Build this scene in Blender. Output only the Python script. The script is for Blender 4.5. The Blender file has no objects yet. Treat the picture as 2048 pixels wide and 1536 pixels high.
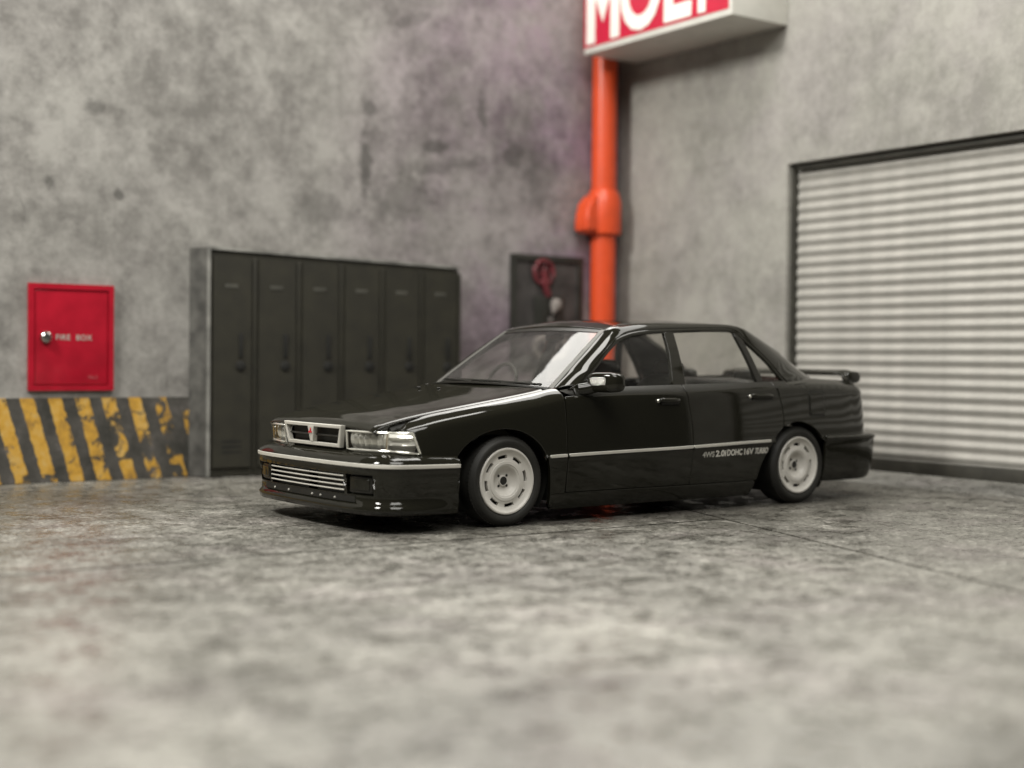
import bpy, bmesh, math, random
import numpy as np
from mathutils import Vector, Matrix
from mathutils.geometry import delaunay_2d_cdt
random.seed(7)
scene = bpy.context.scene
COL = scene.collection

# ------------------------------------------------------------------ camera
cam_d = bpy.data.cameras.new('camera')
cam = bpy.data.objects.new('camera', cam_d); COL.objects.link(cam)
F = Vector((0.5757, 0.8174, -0.01857)); F.normalize()
RT = Vector((0.8178, -0.5755, 0.01013)); RT = (RT - F * RT.dot(F)).normalized()
UP = RT.cross(F).normalized()
cam.matrix_world = Matrix(((RT.x, UP.x, -F.x, -4.812), (RT.y, UP.y, -F.y, -7.713), (RT.z, UP.z, -F.z, 1.019), (0, 0, 0, 1)))
cam_d.sensor_width = 36.0
cam_d.lens = 36.0 * 2800.5 / 2048.0
cam_d.clip_start = 0.05; cam_d.clip_end = 200.0
cam_d.dof.use_dof = True
cam_d.dof.focus_distance = 8.75
cam_d.dof.aperture_fstop = 0.46
cam_d.dof.aperture_blades = 0
scene.camera = cam

# ------------------------------------------------------------------ world, lamps, exposure
world = bpy.data.worlds.new('World'); scene.world = world; world.use_nodes = True
bg = world.node_tree.nodes['Background']
bg.inputs[0].default_value = (1.0, 0.97, 0.86, 1); bg.inputs[1].default_value = 0.055

def area_lamp(name, loc, target, sx, sy, power, col):
    d = bpy.data.lights.new(name, 'AREA'); d.shape = 'RECTANGLE'; d.size = sx; d.size_y = sy
    d.energy = power; d.color = col
    o = bpy.data.objects.new(name, d); COL.objects.link(o); o.location = loc
    o.rotation_euler = (Vector(target) - Vector(loc)).to_track_quat('-Z', 'Y').to_euler()
    return o
WARM = (1.0, 0.975, 0.915)
area_lamp('back_softbox', (4.4, 7.0, 8.6), (2.2, 0.5, 0), 12, 5.2, 1150, WARM)
area_lamp('side_softbox', (7.4, 1.2, 8.6), (4.5, 0.5, 0), 9, 4.6, 700, WARM)
area_lamp('front_fill_lamp', (-2.6, -6.0, 8.6), (-1.2, -3.5, 0), 6, 5, 760, WARM)  # added fill out of view that brightens the foreground floor
area_lamp('overhead_lamp', (0.9, -0.8, 8.6), (0.9, -0.8, 0), 5.0, 2.2, 420, WARM)
area_lamp('key_lamp', (-7.2, 0.6, 7.9), (4.0, 1.2, 2.2), 2.2, 2.2, 1080, WARM)
scene.view_settings.view_transform = 'Standard'
scene.view_settings.look = 'None'
scene.view_settings.exposure = 0.0
scene.view_settings.gamma = 1.0
scene.cycles.max_bounces = 8
scene.cycles.transparent_max_bounces = 12
scene.cycles.use_denoising = True

# ------------------------------------------------------------------ materials
def new_mat(name):
    m = bpy.data.materials.new(name); m.use_nodes = True
    nt = m.node_tree
    return m, nt, nt.nodes['Principled BSDF']
def setp(b, **k):
    names = dict(col='Base Color', rough='Roughness', metal='Metallic', coat='Coat Weight', coatr='Coat Roughness', ior='IOR', spec='Specular IOR Level', emit='Emission Color', es='Emission Strength')
    for a, v in k.items():
        b.inputs[names[a]].default_value = (*v, 1) if isinstance(v, tuple) else v
def simple(name, col, rough=0.5, bump=0.0, bscale=200.0, var=0.0, **k):
    m, nt, b = new_mat(name); setp(b, col=col, rough=rough, **k)
    tc = nt.nodes.new('ShaderNodeTexCoord')
    if var > 0:
        n = nt.nodes.new('ShaderNodeTexNoise'); n.inputs['Scale'].default_value = 6.0; n.inputs['Detail'].default_value = 6
        nt.links.new(tc.outputs['Object'], n.inputs['Vector'])
        r = nt.nodes.new('ShaderNodeValToRGB')
        r.color_ramp.elements[0].position = 0.35; r.color_ramp.elements[1].position = 0.68
        r.color_ramp.elements[0].color = (*[c * (1 - var) for c in col], 1); r.color_ramp.elements[1].color = (*[min(1, c * (1 + var)) for c in col], 1)
        nt.links.new(n.outputs['Fac'], r.inputs['Fac']); nt.links.new(r.outputs['Color'], b.inputs['Base Color'])
    if bump > 0:
        n2 = nt.nodes.new('ShaderNodeTexNoise'); n2.inputs['Scale'].default_value = bscale; n2.inputs['Detail'].default_value = 3
        nt.links.new(tc.outputs['Object'], n2.inputs['Vector'])
        bp = nt.nodes.new('ShaderNodeBump'); bp.inputs['Strength'].default_value = bump; bp.inputs['Distance'].default_value = 0.004
        nt.links.new(n2.outputs['Fac'], bp.inputs['Height']); nt.links.new(bp.outputs['Normal'], b.inputs['Normal'])
    return m

class NG:
    """small helper to chain nodes"""
    def __init__(s, m): s.nt = m.node_tree
    def n(s, t, **k):
        x = s.nt.nodes.new(t)
        for a, v in k.items():
            if a in x.inputs: x.inputs[a].default_value = v
            else: setattr(x, a, v)
        return x
    def l(s, a, b): s.nt.links.new(a, b)
    def noise(s, vec, scale, detail=6, rough=0.6, dist=0.0):
        x = s.n('ShaderNodeTexNoise'); x.inputs['Scale'].default_value = scale; x.inputs['Detail'].default_value = detail
        x.inputs['Roughness'].default_value = rough; x.inputs['Distortion'].default_value = dist
        s.l(vec, x.inputs['Vector']); return x.outputs['Fac']
    def ramp(s, fac, *stops):
        r = s.n('ShaderNodeValToRGB'); e = r.color_ramp.elements
        while len(e) < len(stops): e.new(0.5)
        for i, (p, c) in enumerate(stops):
            e[i].position = p; e[i].color = (*c, 1) if isinstance(c, tuple) else (c, c, c, 1)
        s.l(fac, r.inputs['Fac']); return r.outputs['Color']
    def math(s, op, a, b=None, c=None):
        x = s.n('ShaderNodeMath'); x.operation = op
        for i, v in enumerate((a, b, c)):
            if v is None: continue
            if isinstance(v, (int, float)): x.inputs[i].default_value = v
            else: s.l(v, x.inputs[i])
        return x.outputs[0]
    def mix(s, fac, a, b, blend='MIX'):
        x = s.n('ShaderNodeMix'); x.data_type = 'RGBA'; x.blend_type = blend
        for i, v in ((0, fac), (6, a), (7, b)):
            if isinstance(v, (int, float)): x.inputs[i].default_value = v
            elif isinstance(v, tuple): x.inputs[i].default_value = (*v, 1)
            else: s.l(v, x.inputs[i])
        return x.outputs[2]
    def mapping(s, vec, scale=(1, 1, 1), rot=(0, 0, 0), loc=(0, 0, 0)):
        x = s.n('ShaderNodeMapping'); x.inputs['Scale'].default_value = scale; x.inputs['Rotation'].default_value = rot; x.inputs['Location'].default_value = loc
        s.l(vec, x.inputs['Vector']); return x.outputs[0]
    def bump(s, h, b, strength, dist):
        x = s.n('ShaderNodeBump'); x.inputs['Strength'].default_value = strength; x.inputs['Distance'].default_value = dist
        s.l(h, x.inputs['Height']); s.l(x.outputs[0], b.inputs['Normal'])

def wall_material(name, dark, mid, light, tint, seed, stain=1.0, marks=(), tint_x=None):
    m, nt, b = new_mat(name); g = NG(m)
    pos = g.n('ShaderNodeNewGeometry').outputs['Position']
    p = g.mapping(pos, loc=(seed, seed * 2, seed * 3))
    big = g.noise(p, 0.9, 5, 0.6, 0.4); med = g.noise(p, 5.5, 6, 0.62, 0.2); fine = g.noise(p, 16, 5, 0.65)
    f = g.math('ADD', g.math('MULTIPLY', big, 0.46), g.math('ADD', g.math('MULTIPLY', med, 0.34), g.math('MULTIPLY', fine, 0.20)))
    base = g.ramp(f, (0.41, dark), (0.50, mid), (0.59, light))
    # purple blotches of the print
    tn = g.noise(g.mapping(pos, loc=(9 + seed, 2, 5)), 0.9, 6, 0.7, 0.3)
    tf = g.ramp(tn, (0.42, 0.0), (0.62, 0.75))
    if tint_x:
        sx = g.n('ShaderNodeSeparateXYZ'); g.l(pos, sx.inputs[0])
        tf = g.math('MULTIPLY', g.math('ADD', tf, 0.35), g.ramp(g.math('DIVIDE', g.math('SUBTRACT', sx.outputs[0], tint_x[0]), tint_x[1] - tint_x[0]), (0.0, 0.05), (1.0, 1.0)))
    col = g.mix(tf, base, g.mix(1.0, base, tint, 'MULTIPLY'))
    for mx_, mz_, rx_, rz_, rot_, k_ in marks:      # single stains of the print
        q = g.mapping(g.mapping(pos, loc=(-mx_, 0, -mz_)), rot=(0, rot_, 0))
        q = g.mapping(q, scale=(1 / rx_, 0, 1 / rz_))
        ln = g.n('ShaderNodeVectorMath'); ln.operation = 'LENGTH'; g.l(q, ln.inputs[0])
        e = g.math('ADD', ln.outputs['Value'], g.math('MULTIPLY', g.math('SUBTRACT', g.noise(pos, 8, 6, 0.7), 0.5), 2.6))
        col = g.mix(g.ramp(e, (0.45, k_), (1.1, 0.0)), col, tuple(v * 0.30 for v in dark))
    # dark stains and pits
    sp = g.noise(g.mapping(pos, scale=(1, 1, 0.7), loc=(3, seed, 1)), 7.0, 6, 0.7, 0.8)
    sf = g.ramp(sp, (0.61, 0.0), (0.74, 0.5 * stain))
    zone = g.ramp(g.noise(p, 1.4, 3), (0.45, 0.15), (0.62, 1.0))
    col = g.mix(g.math('MULTIPLY', sf, zone), col, tuple(c * 0.35 for c in dark))
    g.l(col, b.inputs['Base Color']); setp(b, rough=0.75, spec=0.25)
    g.bump(fine, b, 0.25, 0.01)
    return m
M = {}
M['wall_print'] = wall_material('grey_concrete_print', (0.155, 0.149, 0.137), (0.240, 0.233, 0.215), (0.325, 0.317, 0.293), (0.88, 0.68, 0.92), 1.7, 1.3, [(1.36, 2.75, .08, .34, 0, .65), (1.38, 3.25, .10, .10, 0, .55), (2.22, 2.80, .55, .09, .20, .4), (2.62, 3.35, .07, .28, 0.1, .55), (2.98, 2.98, .16, .16, 0, .55), (2.1, 2.98, .2, .08, .1, .6), (1.85, 4.12, .25, .07, .35, .35), (-1.45, 2.36, .05, .06, 0, .6), (-.9, 2.30, .05, .05, 0, .6), (-1.1, 3.0, .10, .08, 0, .5), (1.75, 2.45, .5, .22, .2, .35), (.9, 2.3, .35, .2, 0, .35), (3.3, 2.75, .25, .35, 0, .4)], (0.9, 3.6))
M['wall_pale'] = wall_material('pale_concrete_print', (0.235, 0.229, 0.206), (0.305, 0.297, 0.269), (0.365, 0.356, 0.322), (0.95, 0.92, 0.97), 5.2, 0.45)

def floor_material():
    m, nt, b = new_mat('wet_concrete_floor'); g = NG(m)
    pos = g.n('ShaderNodeNewGeometry').outputs['Position']
    big = g.noise(pos, 0.75, 6, 0.6, 0.6); med = g.noise(pos, 5.5, 4, 0.55, 0.25); fine = g.noise(pos, 20, 4, 0.65); vfine = g.noise(pos, 48, 3, 0.75)
    f = g.math('ADD', g.math('ADD', g.math('MULTIPLY', big, 0.20), g.math('MULTIPLY', med, 0.17)), g.math('ADD', g.math('MULTIPLY', fine, 0.30), g.math('SUBTRACT', g.math('MULTIPLY', vfine, 0.45), 0.06)))
    base = g.ramp(f, (0.37, (0.032, 0.031, 0.026)), (0.46, (0.112, 0.108, 0.094)), (0.54, (0.215, 0.207, 0.183)), (0.63, (0.45, 0.434, 0.387)))
    tf = g.ramp(g.noise(g.mapping(pos, loc=(4, 8, 0)), 1.3, 5, 0.7), (0.5, 0.0), (0.68, 0.6))
    col = g.mix(tf, base, g.mix(1.0, base, (0.93, 0.86, 0.93), 'MULTIPLY'))
    for mx_, my_, rx_, ry_, k_, tone in ((1.6, -0.4, 3.6, 2.0, .8, (0.40, 0.39, 0.37)), (-2.6, 2.0, 3.0, 2.1, .9, (0.50, 0.49, 0.46)), (-1.6, -3.9, 3.4, 1.7, .5, (1.30, 1.30, 1.30)), (-3.0, -3.6, .30, .22, .6, (0.45, 0.44, 0.42)), (-2.2, -4.3, .5, .14, .5, (0.5, 0.49, 0.47))):  # broad ellipses paint shade round the car and wall, light in front; rest stains
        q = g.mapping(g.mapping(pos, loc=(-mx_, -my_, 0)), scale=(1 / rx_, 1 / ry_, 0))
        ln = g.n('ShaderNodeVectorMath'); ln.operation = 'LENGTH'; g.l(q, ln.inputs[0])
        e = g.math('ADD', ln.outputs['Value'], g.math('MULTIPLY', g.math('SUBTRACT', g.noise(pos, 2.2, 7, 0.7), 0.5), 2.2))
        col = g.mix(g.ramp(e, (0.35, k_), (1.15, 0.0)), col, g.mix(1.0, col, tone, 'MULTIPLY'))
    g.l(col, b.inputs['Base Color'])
    rr = g.ramp(g.math('ADD', g.math('MULTIPLY', med, 0.6), g.math('MULTIPLY', fine, 0.4)), (0.42, 0.22), (0.60, 0.60))
    g.l(rr, b.inputs['Roughness']); setp(b, spec=0.38)
    g.bump(g.math('ADD', g.math('MULTIPLY', fine, 0.7), g.math('MULTIPLY', vfine, 0.3)), b, 0.22, 0.012)
    return m
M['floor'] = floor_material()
M['joint'] = simple('dark_joint', (0.06, 0.057, 0.05), 0.9, var=0.3)

def stripe_material():
    m, nt, b = new_mat('worn_hazard_stripes'); g = NG(m)
    pos = g.n('ShaderNodeNewGeometry').outputs['Position']
    sx = g.n('ShaderNodeSeparateXYZ'); g.l(pos, sx.inputs[0])
    rag = g.noise(pos, 14, 5, 0.7)
    q = g.math('ADD', sx.outputs[0], g.math('MULTIPLY', g.math('SUBTRACT', sx.outputs[2], 0.67), 0.286))
    q = g.math('ADD', q, g.math('MULTIPLY', g.math('SUBTRACT', rag, 0.5), 0.05))
    u = g.math('FRACT', g.math('DIVIDE', g.math('ADD', q, 1.463 + 10 * 0.215), 0.215))
    isy = g.ramp(u, (0.0, 1.0), (0.48, 1.0), (0.51, 0.0), (0.97, 0.0), (1.0, 1.0))
    wear = g.noise(g.mapping(pos, loc=(2.3, 0, 0.4)), 4.2, 8, 0.72, 0.5)
    grad = g.math('MULTIPLY', g.math('ADD', sx.outputs[0], 1.9), 0.055)
    wf = g.ramp(g.math('ADD', wear, grad), (0.56, 0.0), (0.605, 1.0))
    yel = g.ramp(g.noise(pos, 9, 6, 0.7), (0.35, (0.34, 0.19, 0.035)), (0.5, (0.54, 0.30, 0.035)), (0.68, (0.56, 0.38, 0.13)))
    blk = g.ramp(g.noise(pos, 6, 7, 0.7), (0.38, (0.03, 0.029, 0.024)), (0.6, (0.075, 0.07, 0.062)), (0.75, (0.16, 0.14, 0.135)))
    col = g.mix(g.math('MULTIPLY', isy, g.math('SUBTRACT', 1.0, wf)), blk, yel)
    g.l(col, b.inputs['Base Color']); setp(b, rough=0.6)
    return m
M['stripes'] = stripe_material()

def paint(name, col, rough=0.05, orange=0.02):
    m, nt, b = new_mat(name); g = NG(m)
    setp(b, col=col, rough=rough, ior=1.46)
    tc = g.n('ShaderNodeTexCoord').outputs['Object']
    h = g.noise(tc, 5.0, 2, 0.5)
    g.bump(h, b, orange, 0.02)
    # dust specks
    sp = g.ramp(g.noise(tc, 60, 2, 0.5), (0.78, 0.0), (0.80, 0.5))
    g.l(g.mix(sp, col, (0.05, 0.05, 0.045)), b.inputs['Base Color'])
    return m
M['paint'] = paint('gloss_black_paint', (0.0115, 0.0110, 0.0075))
M['trim_black'] = simple('satin_black_trim', (0.012, 0.0115, 0.009), 0.32, bump=0.05, bscale=300)
M['rubber'] = simple('tyre_rubber', (0.016, 0.0155, 0.013), 0.62, bump=0.1, bscale=250, var=0.25)
M['under'] = simple('underbody_plastic', (0.008, 0.008, 0.006), 0.6, var=0.3)
M['silver'] = simple('pale_silver_paint', (0.63, 0.61, 0.565), 0.40, bump=0.15, bscale=350, var=0.06)
M['strip'] = simple('pale_trim_print', (0.52, 0.505, 0.455), 0.35, bump=0.1, bscale=200, var=0.06)
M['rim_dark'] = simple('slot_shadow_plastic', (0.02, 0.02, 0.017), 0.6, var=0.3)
M['chrome'] = simple('bright_chrome', (0.75, 0.74, 0.70), 0.12, bump=0.1, bscale=90, metal=1.0)
M['mirror'] = simple('bumpy_silver_metal', (0.85, 0.84, 0.80), 0.25, bump=1.0, bscale=170, metal=1.0)  # for the silver patch on the wing mirror shell
M['red'] = simple('red_badge', (0.55, 0.02, 0.03), 0.35, var=0.1)
M['seat'] = simple('dark_seat_plastic', (0.035, 0.034, 0.028), 0.5, var=0.2, bump=0.1)
M['amber'] = simple('amber_lens', (0.55, 0.22, 0.03), 0.2, var=0.1)
M['tail'] = simple('red_tail_lens', (0.30, 0.012, 0.012), 0.12, var=0.1, coat=1.0)
M['print_white'] = simple('white_print', (0.70, 0.68, 0.62), 0.5, var=0.1)
M['print_faint'] = simple('faint_pink_print', (0.42, 0.10, 0.11), 0.5, var=0.1)
M['print_grey'] = simple('grey_print', (0.42, 0.41, 0.37), 0.5, var=0.1)

def glass_material(name, tint, ior=1.45, haze=0.0):
    m, nt, b = new_mat(name); g = NG(m); nt.nodes.remove(b)
    out = [n for n in nt.nodes if n.bl_idname == 'ShaderNodeOutputMaterial'][0]
    t = g.n('ShaderNodeBsdfTransparent'); t.inputs[0].default_value = (*tint, 1)
    gl = g.n('ShaderNodeBsdfGlossy'); gl.inputs['Roughness'].default_value = 0.02
    tc = g.n('ShaderNodeTexCoord').outputs['Object']
    fr = g.n('ShaderNodeFresnel'); bf = g.n('ShaderNodeNewGeometry').outputs['Backfacing']
    g.l(g.math('ADD', g.math('MULTIPLY', bf, 1.0 / ior - ior), ior), fr.inputs[0])
    mx = g.n('ShaderNodeMixShader'); g.l(fr.outputs[0], mx.inputs[0]); g.l(t.outputs[0], mx.inputs[1]); g.l(gl.outputs[0], mx.inputs[2])
    df = g.n('ShaderNodeBsdfDiffuse'); df.inputs[0].default_value = (0.5, 0.48, 0.45, 1)
    mx2 = g.n('ShaderNodeMixShader')
    dn = g.ramp(g.noise(tc, 9, 5, 0.6), (0.35, haze * 0.4), (0.7, haze * 1.4))
    g.l(dn, mx2.inputs[0]); g.l(mx.outputs[0], mx2.inputs[1]); g.l(df.outputs[0], mx2.inputs[2])
    g.l(mx2.outputs[0], out.inputs[0])
    return m
M['glass'] = glass_material('clear_side_glass', (0.95, 0.95, 0.93), 1.4, 0.02)
M['windshield'] = glass_material('windshield_glass', (0.74, 0.74, 0.72), 1.85, 0.03)
M['lens'] = glass_material('clear_lens', (0.95, 0.95, 0.93), 1.45, 0.0)

# ------------------------------------------------------------------ object helpers
def link(name, me, mat, parent):
    if isinstance(mat, str): mat = M[mat]
    me.materials.append(mat)
    o = bpy.data.objects.new(name, me); COL.objects.link(o)
    if parent: o.parent = parent
    return o
def mesh(name, verts, faces, mat, parent=None, smooth=False, normals=None):
    me = bpy.data.meshes.new(name)
    me.from_pydata([tuple(map(float, v)) for v in verts], [], [tuple(int(i) for i in f) for f in faces]); me.update()
    if smooth or normals is not None:
        me.polygons.foreach_set('use_smooth', [True] * len(me.polygons))
    if normals is not None:
        me.normals_split_custom_set_from_vertices([tuple(map(float, n)) for n in normals])
    return link(name, me, mat, parent)
def bmobj(name, bm, mat, parent=None, smooth=False, angle=None):
    me = bpy.data.meshes.new(name); bm.to_mesh(me); bm.free()
    if smooth: me.polygons.foreach_set('use_smooth', [True] * len(me.polygons))
    if angle: me.set_sharp_from_angle(angle=math.radians(angle))
    return link(name, me, mat, parent)
def thing(name, label, cat, loc=(0, 0, 0), rz=0.0, group=None):
    o = bpy.data.objects.new(name, None); COL.objects.link(o); o.location = loc; o.rotation_euler = (0, 0, rz)
    o.empty_display_size = 0.1
    o['label'] = label; o['category'] = cat
    if group: o['group'] = group
    return o
def tag(o, label=None, cat=None, group=None, kind=None):
    for k, v in (('label', label), ('category', cat), ('group', group), ('kind', kind)):
        if v: o[k] = v
    return o
def bm_box(bm, x0, x1, y0, y1, z0, z1, bevel=0.0, seg=2):
    r = bmesh.ops.create_cube(bm, size=1.0)
    vs = r['verts']
    for v in vs:
        v.co = Vector((x0 + (v.co.x + .5) * (x1 - x0), y0 + (v.co.y + .5) * (y1 - y0), z0 + (v.co.z + .5) * (z1 - z0)))
    if bevel > 0:
        es = list({e for v in vs for e in v.link_edges})
        bmesh.ops.bevel(bm, geom=es, offset=bevel, segments=seg, affect='EDGES', profile=0.6)
def box(name, x0, x1, y0, y1, z0, z1, mat, parent=None, bevel=0.004, seg=2):
    bm = bmesh.new(); bm_box(bm, x0, x1, y0, y1, z0, z1, bevel, seg)
    return bmobj(name, bm, mat, parent, smooth=bevel > 0, angle=40 if bevel > 0 else None)
def lathe(name, prof, mat, parent, axis='y', n=64, center=(0, 0, 0), sharp=35):
    """prof: list of (radius, height along axis)"""
    vs, fs = [], []
    for r, h in prof:
        for k in range(n):
            a = 2 * math.pi * k / n
            c, s = r * math.cos(a), r * math.sin(a)
            vs.append({'y': (c, h, s), 'z': (c, s, h), 'x': (h, c, s)}[axis])
    for i in range(len(prof) - 1):
        for k in range(n):
            a, b = i * n + k, i * n + (k + 1) % n
            fs.append((a, b, b + n, a + n))
    vs = [(v[0] + center[0], v[1] + center[1], v[2] + center[2]) for v in vs]
    me = bpy.data.meshes.new(name); me.from_pydata(vs, [], fs); me.update()
    bm = bmesh.new(); bm.from_mesh(me); bmesh.ops.recalc_face_normals(bm, faces=bm.faces); bm.to_mesh(me); bm.free()
    me.polygons.foreach_set('use_smooth', [True] * len(me.polygons)); me.set_sharp_from_angle(angle=math.radians(sharp))
    return link(name, me, mat, parent)
def tube(name, pts, rad, mat, parent=None, n=10, closed=False, flat=1.0):
    pts = [Vector(p) for p in pts]; vs, fs = [], []
    m = len(pts)
    for i, p in enumerate(pts):
        a = pts[(i - 1) % m] if closed or i > 0 else p
        b = pts[(i + 1) % m] if closed or i < m - 1 else p
        t = (b - a).normalized(); ref = Vector((0, 0, 1)) if abs(t.z) < 0.9 else Vector((1, 0, 0))
        u = t.cross(ref).normalized(); v = u.cross(t)
        r = rad[i] if isinstance(rad, (list, tuple)) else rad
        for k in range(n):
            w = 2 * math.pi * k / n
            vs.append(p + u * r * math.cos(w) + v * r * flat * math.sin(w))
    for i in range(m if closed else m - 1):
        for k in range(n):
            a = i * n + k; b = i * n + (k + 1) % n; c = ((i + 1) % m) * n
            fs.append((a, b, c + (k + 1) % n, c + k))
    if not closed:
        fs.append(tuple(range(n))[::-1]); fs.append(tuple(range((m - 1) * n, m * n)))
    me = bpy.data.meshes.new(name); me.from_pydata([tuple(v) for v in vs], [], fs); me.update()
    bm = bmesh.new(); bm.from_mesh(me); bmesh.ops.recalc_face_normals(bm, faces=bm.faces); bm.to_mesh(me); bm.free()
    me.polygons.foreach_set('use_smooth', [True] * len(me.polygons)); me.set_sharp_from_angle(angle=math.radians(50))
    return link(name, me, mat, parent)
def text_obj(name, body, size, depth, mat, parent, matrix, offset=0.0, spacing=1.0, xscale=1.0):
    cu = bpy.data.curves.new(name, 'FONT'); cu.body = body; cu.size = size; cu.extrude = depth; cu.offset = offset; cu.space_character = spacing
    cu.resolution_u = 4
    tmp = bpy.data.objects.new('tmp_text', cu); COL.objects.link(tmp)
    dg = bpy.context.evaluated_depsgraph_get(); dg.update()
    me = bpy.data.meshes.new_from_object(tmp.evaluated_get(dg))
    bpy.data.objects.remove(tmp); me.name = name
    me.transform(Matrix.Diagonal((xscale, 1, 1, 1)))
    me.transform(matrix)
    return link(name, me, mat, parent)

# ------------------------------------------------------------------ curves and surfaces
def cr(P, u):
    """Catmull-Rom through rows of P at parameter u"""
    n = len(P); u = min(max(u, 0.0), n - 1.0); i = min(int(u), n - 2); f = u - i
    p1, p2 = P[i], P[i + 1]
    p0 = P[i - 1] if i > 0 else 2 * p1 - p2
    p3 = P[i + 2] if i < n - 2 else 2 * p2 - p1
    return 0.5 * (2 * p1 + (p2 - p0) * f + (2 * p0 - 5 * p1 + 4 * p2 - p3) * f * f + (3 * p1 - p0 - 3 * p2 + p3) * f ** 3)
class Herm:
    def __init__(s, pts):
        s.x = [p[0] for p in pts]; s.y = [np.array(p[1:], float) for p in pts]; n = len(pts); s.m = []
        d = [(s.y[i + 1] - s.y[i]) / (s.x[i + 1] - s.x[i]) for i in range(n - 1)]
        for i in range(n):
            if i == 0: s.m.append(d[0])
            elif i == n - 1: s.m.append(d[-1])
            else:
                h0, h1 = s.x[i] - s.x[i - 1], s.x[i + 1] - s.x[i]
                s.m.append((d[i - 1] * h1 + d[i] * h0) / (h0 + h1))
    def __call__(s, x):
        X = s.x; n = len(X)
        if x <= X[0]: r = s.y[0] + s.m[0] * (x - X[0])
        elif x >= X[-1]: r = s.y[-1] + s.m[-1] * (x - X[-1])
        else:
            i = int(np.searchsorted(X, x)) - 1; h = X[i + 1] - X[i]; t = (x - X[i]) / h
            r = (1 + 2 * t) * (1 - t) ** 2 * s.y[i] + t * (1 - t) ** 2 * h * s.m[i] + t * t * (3 - 2 * t) * s.y[i + 1] + t * t * (t - 1) * h * s.m[i + 1]
        return float(r[0]) if len(r) == 1 else r
def resample(P, n):
    P = [np.array(p, float) for p in P]
    d = [0]
    for a, b in zip(P[:-1], P[1:]): d.append(d[-1] + np.linalg.norm(b - a))
    H = Herm([(di, *p) for di, p in zip(d, P)])
    return [H(d[-1] * i / (n - 1)) for i in range(n)]
def pip(x, y, poly):
    c = False; j = len(poly) - 1
    for i in range(len(poly)):
        xi, yi = poly[i]; xj, yj = poly[j]
        if (yi > y) != (yj > y) and x < (xj - xi) * (y - yi) / (yj - yi) + xi: c = not c
        j = i
    return c

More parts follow.
